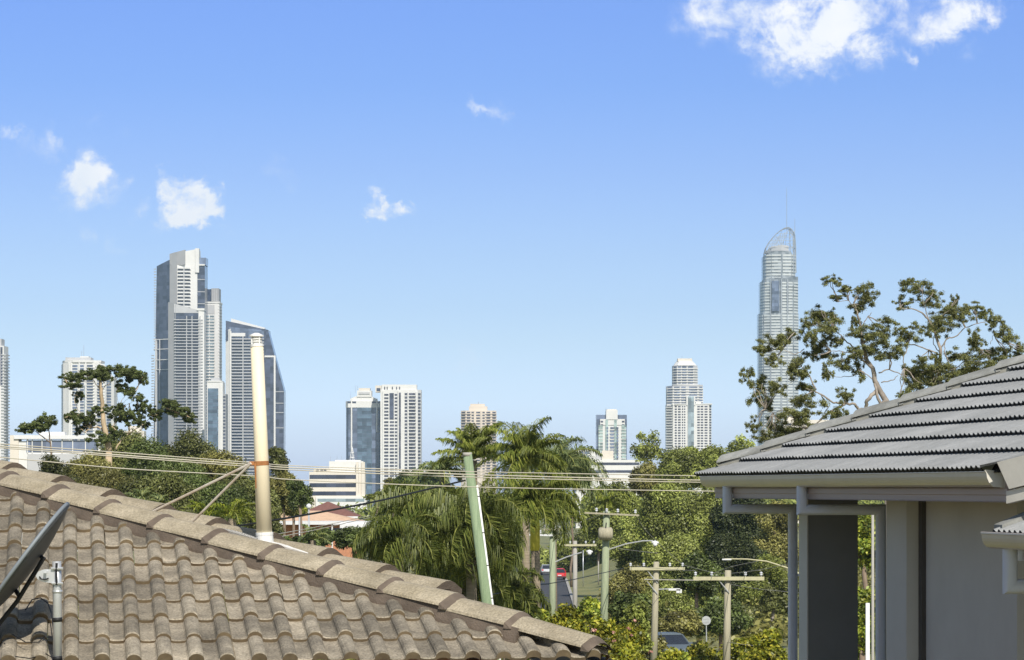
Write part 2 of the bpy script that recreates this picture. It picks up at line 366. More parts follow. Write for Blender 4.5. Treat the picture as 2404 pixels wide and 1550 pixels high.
t = T('apartment_tower', 'grey banded tower with slanting glass roof before the tallest left tower', 'tower', 2540, 440)
t.loft('shaded_side', [(394, 6), (413, -4), (413, 40), (394, 40)], [709, 712, 712, 709], 'cgrey')  # left-hand face again, its shade put into the grey colour
t.loft('tower_body', [(412, -2), (467, 4), (467, 44), (412, 44)], [746, 748, 748, 746], 'gdark')
t.loft('slanting_roof', [(410, -3), (468, 3), (468, 40), (410, 40)], [715, 731, 731, 715], 'gdark', 748)
t.loft('roof_edge', [(409, -4), (468, 2.4), (468, 5), (409, -1)], [713, 729, 729, 713], 'lgrey', top=None, pyb=735)
t.loft('column', [(466, 0), (479, 2), (479, 40), (466, 40)], 727, 'white')
t.bx('parapet', 462, 480, 724, 729, -1, 40, 'white')
t.rows('balcony', [[(409, -5), (414, -4.5)], [(414, -4.5), (468, 1)]], 750, 1120, 7.0, 1.8, 'lgrey', 2.2)
t.rows('window', [[(416, -1.6), (436, 0.6)], [(442, 1.3), (462, 3.4)]], 752.5, 1120, 7.0, 3.6, 'gdark', 0.4)
for x, d in ((437.6, 0), (450, 1.4), (469, 0)): t.bx('column', x, x + 1.8, 742, t.pb, d - 3.6, d + 1, 'lgrey')
t.rows('balcony', [[(467, 0), (476, 1)]], 750, 1120, 7.0, 2.5, 'lgrey', 2.0)

t = T('apartment_tower', 'slim white framed tower with pale windows right of the tallest left tower', 'tower', 2640, 498)
t.loft('tower_body', [(480, 0), (515, 0), (515, 60), (480, 60)], 712, 'white')
t.bx('capping', 480, 516, 708.5, 712, -1.5, 61, 'white')
t.bx('penthouse', 480, 496, 679, 708, 4, 50, 'gdark'); t.bx('penthouse', 496, 513.5, 677, 708, 2, 50, 'cgrey')
t.rows('fin', [[(499, 1.5), (500.2, 1.5)], [(503, 1.5), (504.2, 1.5)], [(507, 1.5), (508.2, 1.5)]], 680, 681, 9, 27, 'lgrey', 0.6)
t.bx('panel', 483, 503, 716, 737, -1, 2, 'lgrey')
t.rows('window', [[(485, 0), (491, 0)], [(493, 0), (502.5, 0)]], 741, 1100, 7.1, 4.4, 'glight', 0.5)
t.rows('ledge', [[(484, -0.2), (504, -0.2)]], 747, 1100, 7.1, 1.2, 'white', 1.5)
t.bx('column', 504, 512, 714, t.pb, -2, 1, 'white')
t.rows('balcony', [[(513, 0.5), (516, 0.5), (516, 40)]], 718, 1100, 7.1, 2.2, 'lgrey', 1.2)

t = T('office_tower', 'lower white framed block with blue glass front between two left towers', 'tower', 2480, 506)
t.loft('tower_body', [(486, 0), (523, 0), (523, 50), (486, 50)], 897, 'white')
t.bx('parapet', 487, 521, 894, 897, -1.5, 50, 'white'); t.bx('plant_room', 495, 515, 887, 894, 6, 40, 'lgrey')
t.bx('glass_front', 488, 512.5, 912, t.pb, -1.5, 2, 'gblue')
t.rows('floor_line', [[(488, -1.5), (512.5, -1.5)]], 920, 1120, 9.0, 1.0, 'gmid', 0.5)
t.loft('side_wing', [(522, 3), (530, 3), (530, 50), (522, 50)], 925, 'cgrey')
t.rows('window', [[(523.5, 3), (529, 3)]], 930, 1120, 8.0, 4, 'gdark', 0.5)
t.bx('column', 516, 520, 900, t.pb, -1.6, 1, 'white')

t = T('skyscraper', 'banded tower with sloping roof and raked dark glass edge behind the cream pipe', 'skyscraper', 2560, 597)
t.loft('tower_body', [(531, 6), (541, 0), (626, 0), (626, 60), (531, 60)], [770, 768, 776, 776, 770], 'gmid')
t.loft('side_wall', [(529, 6), (542, -2), (542, 8), (529, 14)], [775, 772, 772, 775], 'white')
t.loft('slanting_roof', [(530, 2), (630, 2), (630, 60), (530, 60)], [753, 775, 775, 753], 'gdark', 800)
t.loft('roof_fin', [(541, 12), (621, 12), (621, 26), (541, 26)], [747, 769, 769, 747], 'white', 790)
t.bx('roof_terrace', 543, 576, 782, 790, -3, 6, 'white'); t.bx('roof_recess', 538, 574, 772, 779, 0.8, 5, 'gdark')
t.rows('balcony', [[(543, -2.2), (570, -2.2)], [(572, -1.2), (620, -1.2)]], 795, 1120, 7.2, 2.3, 'lgrey', 2.0)
t.rows('window', [[(545, 0), (569, 0)], [(573, 0), (620, 0)]], 798, 1120, 7.2, 3.4, 'gdark', 0.5)
t.bx('column', 569.6, 571.8, 790, t.pb, -3.6, 1, 'lgrey'); t.bx('column', 540, 543.5, 778, t.pb, -3.6, 1, 'white')
mb = MB(); fr = [(620, 772), (629, 775), (667, 919), (665, t.pb), (620, t.pb)]
mb.hexa([t.p(x, y, -1) for x, y in fr], [t.p(x, y, 50) for x, y in fr]); mb.build('glass_wing', M['gdark'], t.o)
t.bx('white_frame', 621, 647, 835, 839, -2.4, 2, 'white'); t.bx('white_frame', 643, 647, 839, t.pb, -2.4, 2, 'white')
for y in (919, 946, 968, 1004): t.bx('floor_line', 647, 666, y, y + 1.6, -2, 1, 'lgrey')

# twin towers left of centre
t = T('office_tower', 'dark glass tower with white stepped arched crown beside a white tower', 'tower', 2400, 853)
t.loft('tower_body', [(812, 12), (818, 0), (890, 0), (896, 10), (896, 70), (812, 70)], 956, 'gmid')
t.loft('glass_bay', [(839, -2), (873, -2), (873, 4), (839, 4)], 957, 'gblue')
t.rows('floor_line', [[(839, -2), (873, -2)]], 965, 1110, 9.0, 0.9, 'gmid', 0.4)
t.loft('crown', [(811, 10), (817, -2), (891, -2), (897, 8), (897, 70), (811, 70)], 942, 'white', 957)
t.rows('window', [[(816, -1.5), (836, -1.5)], [(873, -1.5), (892, -1.5)]], 942.5, 943, 9, 4.5, 'gdark', 0.8)
mb = MB(); arc = [(822 + 62 * i / 10, 942 - 15 * math.sin(math.pi * (0.12 + 0.76 * i / 10))) for i in range(11)]
sec = [(822, 943)] + arc + [(884, 943)]
mb.hexa([t.p(x, y, 4) for x, y in sec], [t.p(x, y, 60) for x, y in sec]); mb.build('arched_roof', M['white'], t.o)
t.bx('roof_house', 838, 872, 917, 932, 2, 50, 'white'); t.bx('roof_house', 842, 868, 911, 917, 4, 46, 'warmwhite'); t.bx('roof_louvre', 842, 868, 921, 926, 0.6, 3, 'lgrey')
t.bx('white_fin', 824, 827, 936, 1060, -4, 1, 'white'); t.bx('white_fin', 883.5, 886, 936, 1015, -4, 1, 'white')
for x, y in ((833, 903), (838, 905), (822, 920)): t.mast('antenna', x, 20, y, y + 18, 0.8)

t = T('apartment_tower', 'tall white tower with stacked balconies right of the dark glass tower', 'tower', 2380, 937)
t.loft('tower_body', [(893, 0), (980, 0), (988, 14), (988, 70), (893, 70)], 915, 'white')
t.bx('parapet', 896, 978, 903, 915, 2, 50, 'white'); t.bx('plant_room', 881, 896, 905, 921, 6, 40, 'warmwhite'); t.bx('plant_recess', 884, 893, 911, 918, 4.8, 8, 'gdark')
for i, x in enumerate((902, 908, 920, 930, 937)): t.bx('slot', x, x + 2.2, 908, 921, 0.8, 3, 'gdull')
t.bx('recess', 936.5, 941, 922, 1105, -0.6, 2, 'gdull')
t.bx('glass_shaft', 914.5, 924.5, 923, 985, -0.9, 2, 'gdark')
t.rows('window', [[(902, 0), (912, 0)], [(926.5, 0), (932.5, 0)]], 925, 985, 7.9, 4.2, 'gdull', 0.6)
t.rows('window', [[(902, 0), (912, 0)], [(915, 0), (925, 0)], [(927, 0), (932.5, 0)]], 989, 1150, 7.9, 4.4, 'gdull', 0.6)
t.rows('window', [[(950, 0), (956, 0)], [(960, 0), (975, 0)], [(981.4, 2), (986.6, 12)]], 923, 1102, 7.9, 5.0, 'gdull', 0.6)
t.rows('balcony', [[(959, -1), (976, -1)]], 928.5, 1102, 7.9, 1.9, 'white', 2.2)
t.bx('column', 956.6, 959.6, 920, 1105, -2.6, 1, 'white'); t.bx('column', 976.5, 980.5, 920, 1105, -2.6, 1, 'white')
t.bx('column', 898, 901.6, 918, t.pb, -3, 1, 'white'); t.bx('column', 933.5, 936, 918, t.pb, -3, 1, 'white')

# white office with dark ribbon windows
t = T('office_block', 'beige mid-rise office with dark ribbon windows below the dark glass tower', 'office', 1150, 790, None)
t.loft('block_body', [(726, 0), (836, 0), (855, 14), (855, 80), (726, 80)], [1108, 1108, 1108, 1108, 1108], 'warmwhite')
t.bx('roof_house', 772, 852, 1083, 1108, 10, 60, 'white'); t.bx('roof_house', 786, 846, 1080, 1083, 14, 50, 'white')
t.bx('roof_step', 736, 775, 1099, 1108, 6, 50, 'warmwhite')
t.rows('ribbon_window', [[(727, 0), (835.5, 0)]], 1115, 1165, 19.5, 9.5, 'gdark', 0.5)
t.rows('ribbon_window', [[(838, 1.5), (841, 3.7)]], 1092, 1093, 9, 66, 'rtileend', 0.4)
t.loft('corner_pier', [(836, -2), (841, -1), (841, 8), (836, 8)], 1085, 'warmwhite'); t.loft('corner_pier', [(848, 6), (856, 12), (856, 20), (848, 20)], 1085, 'warmwhite')
t.bx('podium', 742, 862, 1166, t.pb, -6, 40, 'white'); t.rows('podium_window', [[(746, -6), (856, -6)]], 1171, 1172, 9, 7, 'glight', 0.5)
mb = MB()
for i in range(4):
    a = i * math.pi / 2 + 0.4
    mb.tube([t.p(825 + 5.5 * math.cos(a), 1083, 30 + 5.5 * math.sin(a)), t.p(825 + 3 * math.cos(a), 1062, 30 + 3 * math.sin(a)), t.p(825, 1048, 30)], 0.7 * t.s, 5)
for y, r in ((1074, 5.5), (1063, 4.5)):
    mb.tube([t.p(825, y + 1, 30), t.p(825, y - 1, 30)], r * t.s, 10)
mb.build('lattice_mast', M['tin'], t.o)
for x in (775, 790, 801): t.mast('antenna', x, 20, 1070, 1084, 0.7)
for x in (742, 752, 760): t.bx('plant_unit', x, x + 6, 1103, 1107, 2, 6, 'gdull')

# tan tower behind the palms
t = T('apartment_tower', 'peach coloured tower with gridded balconies behind the palm crowns', 'tower', 2350, 1123)
t.loft('tower_body', [(1082, 10), (1094, 0), (1154, 0), (1165, 10), (1165, 60), (1082, 60)], 964, 'tan')
t.bx('penthouse', 1101, 1144, 954, 964, 4, 50, 'tan'); t.bx('penthouse', 1104, 1138, 948, 954, 8, 44, 'tan'); t.mast('antenna', 1123, 20, 942, 949, 1.4)
t.rows('window', [[(1083.5, 8.8), (1092, 1.6)], [(1096, 0), (1104, 0)], [(1107, 0), (1112, 0)], [(1118, 0), (1127, 0)], [(1132, 0), (1138, 0)], [(1142, 0), (1151, 0)], [(1156, 1.8), (1163.5, 8.5)]], 967, 1120, 6.6, 3.4, 'gdull', 0.4)
t.rows('balcony', [[(1082, 10), (1094, 0)], [(1094, 0), (1106, 0)], [(1139, 0), (1154, 0)], [(1154, 0), (1165, 10)]], 970.6, 1120, 6.6, 1.7, 'tan', 2.0)
for x in (1112.5, 1129): t.bx('pier', x, x + 3.5, 964, t.pb, -2, 1, 'tan')

# pale green tower
t = T('apartment_tower', 'small pale tower with green glass bays inside a dark frame', 'tower', 2300, 1436)
t.loft('dark_frame', [(1400, 8), (1472, 8), (1472, 60), (1400, 60)], 974, 'gmid')
t.loft('tower_body', [(1405, 3), (1470, 3), (1470, 50), (1405, 50)], 998, 'white'); t.bx('shoulder', 1409, 1467, 984, 998, 1.5, 50, 'white')
t.bx('roof_house', 1423, 1450, 963, 985, 0, 44, 'white'); t.bx('roof_house', 1425, 1448, 961, 963, 3, 40, 'warmwhite'); t.mast('antenna', 1422, 6, 958, 975, 0.9)
for x in (1427.5, 1442): t.bx('glass_bay', x - 6 + (0 if x < 1430 else 6), x + (6 if x > 1430 else 0), 986, t.pb, 0.2, 4, 'ggreen')
t.bx('glass_bay', 1405, 1415, 998, t.pb, 0.4, 4, 'ggreen'); t.bx('glass_bay', 1460, 1470, 998, t.pb, 0.4, 4, 'ggreen')
t.rows('window', [[(1424, 0.2), (1428, 0.2)], [(1433, 1.5), (1441, 1.5)], [(1447, 0.2), (1452, 0.2)]], 1003, 1110, 7.6, 4.2, 'gmid', 0.5)
t.rows('ledge', [[(1405, 0.3), (1416, 0.3)], [(1432, 0.3), (1443, 0.3)], [(1459, 0.3), (1470, 0.3)]], 1008, 1110, 7.6, 1.2, 'white', 1.0)
t.rows('window', [[(1410, 1.5), (1416, 1.5)], [(1460, 1.5), (1466, 1.5)]], 988, 997, 8, 4, 'gdull', 0.5)

t = T('office_block', 'long low white building with ribbon windows beneath the small pale tower', 'office', 1400, 1430, None)
t.bx('block_body', 1352, 1502, 1080, t.pb, 0, 60, 'white')
t.rows('ribbon_window', [[(1354, 0), (1501, 0)]], 1086, 1120, 18, 6, 'gdark', 0.5)
t.bx('upper_storey', 1352, 1398, 1056, 1080, 4, 50, 'white'); t.rows('window', [[(1362, 4), (1370, 4)], [(1372, 4), (1384, 4)]], 1060, 1078, 9, 6, 'gmid', 0.5)
t.bx('stair_tower', 1413, 1440, 1058, 1080, 2, 30, 'warmwhite'); t.bx('stair_tower', 1398, 1411, 1062, 1080, 6, 30, 'lgrey')

# stepped tower
t = T('apartment_tower', 'white stepped tower narrowing to a domed cap with pale blue glass slot', 'tower', 2450, 1617)
t.loft('tower_body', [(1566, 14), (1580, 2), (1612, 0), (1630, 0), (1664, 0), (1671, 10), (1671, 70), (1566, 70)], 950, 'white')
t.loft('middle_tier', [(1567, 18), (1580, 6), (1640, 4), (1651, 14), (1651, 66), (1567, 66)], [927, 905, 903, 903, 903, 905], 'lgrey', 950)
t.loft('upper_tier', [(1581, 20), (1590, 8), (1630, 8), (1639, 20), (1639, 60), (1581, 60)], 858, 'lgrey', 905)
t.loft('domed_cap', [(1583, 18), (1591, 6), (1629, 6), (1637, 18), (1637, 58), (1583, 58)], 847, 'white', 858, top=[(1590, 24), (1597, 14), (1622, 14), (1628, 24), (1628, 50), (1590, 50)])
t.bx('roof_house', 1592, 1626, 841, 848, 16, 46, 'warmwhite'); t.mast('antenna', 1603, 30, 834, 842, 0.9)
t.rows('balcony', [[(1581, 20), (1590, 8), (1630, 8), (1639, 20)]], 864, 904, 6.2, 2.2, 'white', 2.0)
t.rows('window', [[(1583, 17.3), (1589, 9.4)], [(1592, 8), (1599, 8)], [(1602, 8), (1612, 8)], [(1616, 8), (1628, 8)]], 860, 903, 6.2, 3.6, 'gmid', 0.5)
t.rows('balcony', [[(1567, 18), (1580, 6), (1640, 4), (1651, 14)]], 911, 950, 6.2, 2.2, 'white', 1.8)
t.rows('window', [[(1569, 16), (1578, 8)], [(1583, 6), (1596, 5.5)], [(1600, 5.3), (1610, 5)], [(1618, 4.8), (1637, 4)], [(1642, 6), (1649, 12.5)]], 907.5, 949, 6.2, 3.4, 'gmid', 0.5)
t.rows('balcony', [[(1565, 14), (1579, 2)]], 955, 1120, 6.2, 2.4, 'white', 2.2)
t.rows('window', [[(1567, 13), (1578, 3.6)], [(1584, 1.6), (1589, 1.3)], [(1592, 1.1), (1598, 0.8)], [(1601, 0.7), (1604, 0.5)], [(1606, 0.4), (1609, 0.2)], [(1637, 0), (1643, 0)], [(1645, 0), (1651, 0)], [(1654, 0), (1661, 0)], [(1665.5, 1.6), (1670, 8)]], 953, 1120, 6.2, 3.2, 'gdull', 0.5)
t.bx('glass_slot', 1615, 1629, 931, t.pb, -2.5, 4, 'glight'); t.bx('slot_frame', 1611, 1615, 930, 952, -2, 4, 'white'); t.bx('slot_frame', 1629, 1632, 930, 952, -2, 4, 'white')
t.bx('parapet', 1577, 1614, 947.5, 950, -1, 30, 'white'); t.bx('parapet', 1631, 1672, 947.5, 950, -1, 30, 'white'); t.bx('roof_house', 1634, 1646, 942, 948, 2, 20, 'white')
for x in (1580, 1614): t.bx('pier', x, x + 2, 950, t.pb, -1.6, 2, 'white')

# supertall with open lattice crown
t = T('skyscraper', 'tallest right tower with open curved lattice crown and needle spire', 'skyscraper', 3000, 1830)
ft = [(1784, 40), (1793, 12), (1809, 2), (1834, -2), (1862, 2), (1877, 22), (1877, 80), (1784, 80)]
t.loft('tower_body', ft, [735, 735, 735, 735, 735, 735, 735, 735], 'qglass')
f2 = [(1788, 40), (1796, 13), (1810, 4), (1834, 0), (1861, 4), (1876, 23), (1876, 76), (1788, 76)]
t.loft('upper_body', f2, [660, 656, 652, 652, 650, 648, 648, 660], 'qglass', 735)
f3 = [(1794, 38), (1800, 16), (1812, 8), (1836, 4), (1858, 8), (1870, 24), (1870, 70), (1794, 70)]
t.loft('crown_body', f3, [600, 596, 590, 588, 590, 615, 615, 600], 'qglass', 655)
t.loft('crown_body', [(1800, 30), (1812, 12), (1836, 8), (1853, 12), (1853, 60), (1800, 60)], [588, 578, 574, 576, 576, 588], 'lgrey', 592)
seg = [[(1785, 37), (1792, 15)], [(1795, 10.6), (1808, 3)], [(1811, 1.6), (1832, -1.6)], [(1836, -1.6), (1847, 0)], [(1849, 0.3), (1861, 1.8)], [(1864, 5), (1876, 20)]]
t.rows('balcony_band', seg, 739, 1110, 6.9, 3.6, 'qband', 1.0)
sg2 = [[(1789, 37), (1795.5, 15)], [(1797, 12), (1809, 5)], [(1836, 0.4), (1848, 2)], [(1851, 2.6), (1861, 4)], [(1864, 8), (1875, 21)]]
t.rows('balcony_band', sg2, 662, 735, 6.9, 3.6, 'qband', 1.0)
sg3 = [[(1796, 32), (1800, 17)], [(1801, 15), (1812, 8.3)], [(1813, 7.8), (1834, 4.4)], [(1838, 4.6), (1858, 8)], [(1860, 10), (1869, 22)]]
t.rows('balcony_band', sg3, 597, 655, 7.6, 3.8, 'qband', 1.0)
t.bx('glass_panel', 1812, 1829, 660, 731, -3, 2, 'gmid')
for x, d in ((1808.6, -0.6), (1833, -3.4), (1847.5, -2.4)): t.bx('fin', x, x + 1.6, 655, t.pb, d, d + 4, 'steel')
mb = MB(); w = 0.85 * t.s
def arcp(k, d):   # crown outline from the left shoulder over the top to the right edge
    pts = [(1796, 596), (1800, 581), (1808, 567), (1819, 553), (1831, 542), (1842, 535), (1852, 533), (1860, 538), (1867, 550), (1869, 580), (1870, 640)]
    return [t.p(x, y, d) for x, y in pts]
for d in (8, 24, 44): mb.tube(arcp(0, d), w, 5)
A0, A1, A2 = arcp(0, 8), arcp(0, 24), arcp(0, 44)
for i in range(10):
    mb.tube([A0[i], A1[i]], w * .8, 4); mb.tube([A1[i], A2[i]], w * .8, 4)
    if i % 2 == 0: mb.tube([A0[i], A1[i + 1]], w * .7, 4); mb.tube([A1[i + 1], A2[i]], w * .7, 4)
for i, (x, y) in enumerate(((1856, 560), (1858, 590))):
    mb.tube([t.p(1852, y - 20, 10), t.p(1868, y, 10)], w, 4); mb.tube([t.p(1868, y - 20, 10), t.p(1854, y, 10)], w, 4)
mb.tube([t.p(1855, 535, 12), t.p(1857, 640, 12)], w * 1.3, 5); mb.tube([t.p(1863, 541, 12), t.p(1864, 640, 12)], w * 1.3, 5)
for k in range(1, 9):
    f = k / 9; mb.tube([t.p(1796 + 40 * f, 596 - 12 * f, 8), t.p(1808 + 46 * f, 567 - 30 * f, 10)], w * .7, 4); mb.tube([t.p(1800 + 52 * f, 590, 44), t.p(1812 + 44 * f, 560 - 22 * f, 40)], w * .65, 4)
for y in (548, 556, 564, 572, 580, 588): mb.tube([t.p(1813 - (y - 560) * .6, y, 10), t.p(1867, y, 10)], w * .6, 4)
for a, b in (((1822, 552), (1836, 574)), ((1838, 538), (1822, 574)), ((1852, 540), (1838, 572))): mb.tube([t.p(*a, 14), t.p(*b, 14)], w * .8, 4)
mb.build('lattice_crown', M['steel'], t.o)
t.mast('spire', 1849, 20, 440, 540, 1.2); t.mast('antenna', 1868, 20, 512, 550, 1.2)

t = T('apartment_block', 'cream apartment block glimpsed behind the right gum tree', 'apartments', 1500, 1900, None)
t.bx('block_body', 1838, 1968, 986, t.pb, 0, 60, 'warmwhite'); t.bx('roof_house', 1850, 1880, 978, 986, 6, 40, 'warmwhite')
t.rows('window', [[(1846, 0), (1858, 0)], [(1866, 0), (1880, 0)], [(1890, 0), (1904, 0)], [(1914, 0), (1928, 0)], [(1938, 0), (1954, 0)]], 994, 1120, 11, 5, 'gdull', 0.5)

# low buildings, far left
t = T('office_block', 'low white building with thin flat roof and window wall at left', 'office', 700, 130, None)
t.bx('block_body', 40, 235, 1036, t.pb, 0, 60, 'white')
t.bx('roof', 34, 246, 1022, 1031, -8, 62, 'tin'); t.bx('roof_step', 90, 150, 1014, 1022, 10, 40, 'white')
t.bx('glass_wall', 62, 230, 1034, 1062, -1, 2, 'gmid')
for x in (64, 75, 98, 120, 145, 170, 200): t.bx('mullion', x, x + 2, 1031, 1064, -2.5, 1, 'white')
t.bx('end_wall', 24, 44, 1022, t.pb, -4, 40, 'warmwhite'); t.bx('annex', 66, 240, 1066, t.pb, -8, 2, 'lgrey')
t = T('apartment_block', 'small beige apartment block glimpsed between the left gum and the towers', 'apartments', 1500, 315, None)
t.bx('block_body', 286, 338, 1012, t.pb, 0, 40, 'warmwhite'); t.bx('roof_house', 300, 330, 1000, 1012, 4, 30, 'warmwhite')
t.rows('window', [[(312, 0), (326, 0)], [(290, 0), (304, 0)]], 1016, 1100, 9, 4, 'gdull', 0.5)
t = T('office_block', 'low grey glazed block with planted terrace at foot of white twin tower', 'office', 1300, 965, None)
t.bx('block_body', 935, 1012, 1112, t.pb, 0, 50, 'lgrey'); t.bx('roof', 930, 1012, 1106, 1112, -2, 50, 'white'); t.rows('ribbon_window', [[(938, 0), (1010, 0)]], 1117, 1150, 12, 5, 'gmid', 0.5)

# suburban houses between roof and palms
def house(name, label, px, D, w, h, dep, rh, wall, roof, eave_py, group='houses below the skyline'):
    c = P(px, eave_py, D); g = gz(c.x, D)
    o = thing(name, label, 'house', (c.x, D, g), group)
    mb = MB(); mb.ab(c.x - w / 2, c.x + w / 2, D - dep / 2, D + dep / 2, g - 0.3, c.z); mb.build('wall', M[wall], o)
    mb = MB(); e = 0.5; a = [(c.x - w / 2 - e, D - dep / 2 - e, c.z), (c.x + w / 2 + e, D - dep / 2 - e, c.z), (c.x + w / 2 + e, D + dep / 2 + e, c.z), (c.x - w / 2 - e, D + dep / 2 + e, c.z)]
    k = min(w, dep) / 2 - 0.1
    r = [(c.x - w / 2 + k, D - 0.1, c.z + rh), (c.x + w / 2 - k, D - 0.1, c.z + rh), (c.x + w / 2 - k, D + 0.1, c.z + rh), (c.x - w / 2 + k, D + 0.1, c.z + rh)]
    mb.hexa(a, r); ro = mb.build('roof', M[roof], o)
    mb = MB(); mb.extrude([(c.x - w / 2 - e, D - dep / 2 - e - .06, c.z - .1), (c.x + w / 2 + e, D - dep / 2 - e - .06, c.z - .1)], [(-.06, -.08), (.06, -.08), (.06, .12), (-.06, .12)], (0, 1, 0), (0, 0, 1)); mb.build('gutter', M['tin'], ro)
    for i in (-1, 0, 1):
        mb = MB(); x = c.x + i * w * .3; mb.ab(x - .8, x + .8, D - dep / 2 - .05, D - dep / 2 + .05, c.z - 1.7, c.z - .5); wd = mb.build('window', M['gdull'], o)
        mb = MB()
        for q in (-.85, .85): mb.ab(x + q - .05, x + q + .05, D - dep / 2 - .09, D - dep / 2 + .02, c.z - 1.8, c.z - .4)
        mb.build('frame', M['tin'], wd)
    return o
house('house', 'distant house with red tiled hip roof below the beige office', 770, 330, 6.5, 4, 8, 1.7, 'warmwhite', 'redroof', 1212)
house('house', 'distant house with peach hip roof left of the red roofed one', 715, 270, 11, 4, 8, 1.1, 'orange', 'peach', 1226)
t = T('carport', 'long white metal carport roof behind the cream pipe', 'carport', 215, 770, None)
t.bx('roof', 640, 905, 1224, 1230, -30, 90, 'tin'); t.bx('roof', 800, 890, 1230, 1240, -34, 60, 'tin'); t.bx('brick_wall', 640, 745, 1234, t.pb, 10, 60, 'orange')
for x in (660, 780, 895): t.bx('post', x, x + 3, 1230, t.pb, -26, -22, 'tin')

for t in T.all: t.flush()
# ------------------------------------------------------------ left tiled house
rng = random.Random(5)
TH = rad(9.0)
E = Vector((math.cos(TH), math.sin(TH), 0)); U = Vector((-math.sin(TH), math.cos(TH), 0)); Z = Vector((0, 0, 1))
O = Vector((0.47, 15.26, CZ - 0.925)); TP = 0.279
gl = gz(0, 15)
lh = thing('tiled_house', 'house with weathered tan concrete tile hip roof in the left foreground', 'house', (O.x, O.y, gl))
W_, CH = 0.164, 0.338           # tile width, horizontal run of one course
prof = [(0, .006), (.10, .001), (.30, 0), (.46, .003), (.50, .010)] + [(.5 + .25 * (1 - math.cos(math.pi * k / 8)), .010 + .034 * math.sin(math.pi * k / 8)) for k in range(1, 8)] + [(1.0, .006)]
def tiles(O, e, u, tp, rows, lo, hi, emin, emax):
    mb = MB()
    nrm = (Z - u * tp).normalized()
    for r in range(rows):
        s0 = r * CH - .05; s1 = s0 + CH + .05
        for k in range(lo, hi):
            jz = rng.uniform(-.003, .004); je = rng.uniform(-.003, .003); js = rng.uniform(-.006, .006)
            mid = s0 + CH / 2
            if (k + 1.0) * W_ < emin(mid) or k * W_ > emax(mid): continue
            rows_v = []
            for s, lift in ((s0 + js, .030 + jz), ((s0 + s1) / 2, .018 + jz), (s1, .004)):
                rv = []
                for a, h in prof:
                    ee = k * W_ + a * W_ + je; ee = max(emin(s) - .03, min(emax(s) + .03, ee))
                    hh = h * (1.0 if s < s1 else .9)
                    rv.append(O + e * ee + u * s + Z * (tp * s) + nrm * (lift + hh))
                rows_v.append(rv)
            n = len(prof); low = [p - nrm * (.030 + h * .35) for p, (a, h) in zip(rows_v[0], prof)]
            vs = rows_v[0] + rows_v[1] + rows_v[2]
            fs = [(i, i + 1, n + i + 1, n + i) for i in range(n - 1)] + [(n + i, n + i + 1, 2 * n + i + 1, 2 * n + i) for i in range(n - 1)]
            mb.add(vs, fs, 0)
            # rounded front edge, then the lip below
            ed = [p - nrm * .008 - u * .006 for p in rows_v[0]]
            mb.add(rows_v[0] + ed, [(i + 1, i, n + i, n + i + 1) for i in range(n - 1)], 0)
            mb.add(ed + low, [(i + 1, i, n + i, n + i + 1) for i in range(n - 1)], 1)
    return mb
f1 = tiles(O, E, U, TP, 18, -44, 1, lambda s: -9.0, lambda s: -s)
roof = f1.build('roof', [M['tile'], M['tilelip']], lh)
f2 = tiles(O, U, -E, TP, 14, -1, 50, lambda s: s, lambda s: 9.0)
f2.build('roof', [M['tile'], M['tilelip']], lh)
h = (U - E + Z * TP); hl = h.length; h = h / hl; q = (E + U).normalized(); nn = h.cross(q).normalized()
if nn.z < 0: nn = -nn
Hip0 = O - nn * .028 + h * .10
sec = [(-.146, .090), (-.142, .104), (-.06, .146), (-.024, .157), (.024, .157), (.06, .146), (.142, .104), (.146, .090)]
L_ = .455
mb = MB(); mb.extrude([Hip0 + h * .36, Hip0 + h * 6.6], [(-.154, -.08), (-.148, .03), (-.134, .094), (-.06, .125), (.06, .125), (.134, .094), (.148, .03), (.154, -.08)], q, nn); mb.build('mortar_bed', M['mortar'], roof)
for i in range(15):
    a = Hip0 + h * (i * L_ + (-.06 if i == 0 else 0)) + nn * rng.uniform(-.004, .004) + q * rng.uniform(-.006, .006); b = Hip0 + h * ((i + 1) * L_ + .05)
    tw = rng.uniform(-.015, .015)
    mb = MB(); n = len(sec)
    k0 = 0.84 if i == 0 else 1.0
    A = [a + q * (x * 1.03 * k0) + nn * (y * k0 + .008 + tw * x) for x, y in sec]; Bv = [b + q * (x * .93) + nn * (y * .97 - .008 + tw * x) for x, y in sec]
    A1 = [a + h * .035 + q * (x * (.75 if i == 0 else .97)) + nn * (y * (.8 if i == 0 else .97) + .010) for x, y in sec]
    mid = [(p1 + p2) / 2 for p1, p2 in zip(A, Bv)]
    mb.add(A + mid + Bv, [(j, j + 1, n + j + 1, n + j) for j in range(n - 1)] + [(n + j, n + j + 1, 2 * n + j + 1, 2 * n + j) for j in range(n - 1)], 0)
    low = [p - nn * .026 - h * .05 if 1 <= j <= n - 2 else p - nn * .02 for j, p in enumerate(A)]
    mb.add(A + low, [(j + 1, j, n + j, n + j + 1) for j in range(n - 1)], 1)
    mb.build('ridge_cap', [M['cap'], M['mortar']], roof)
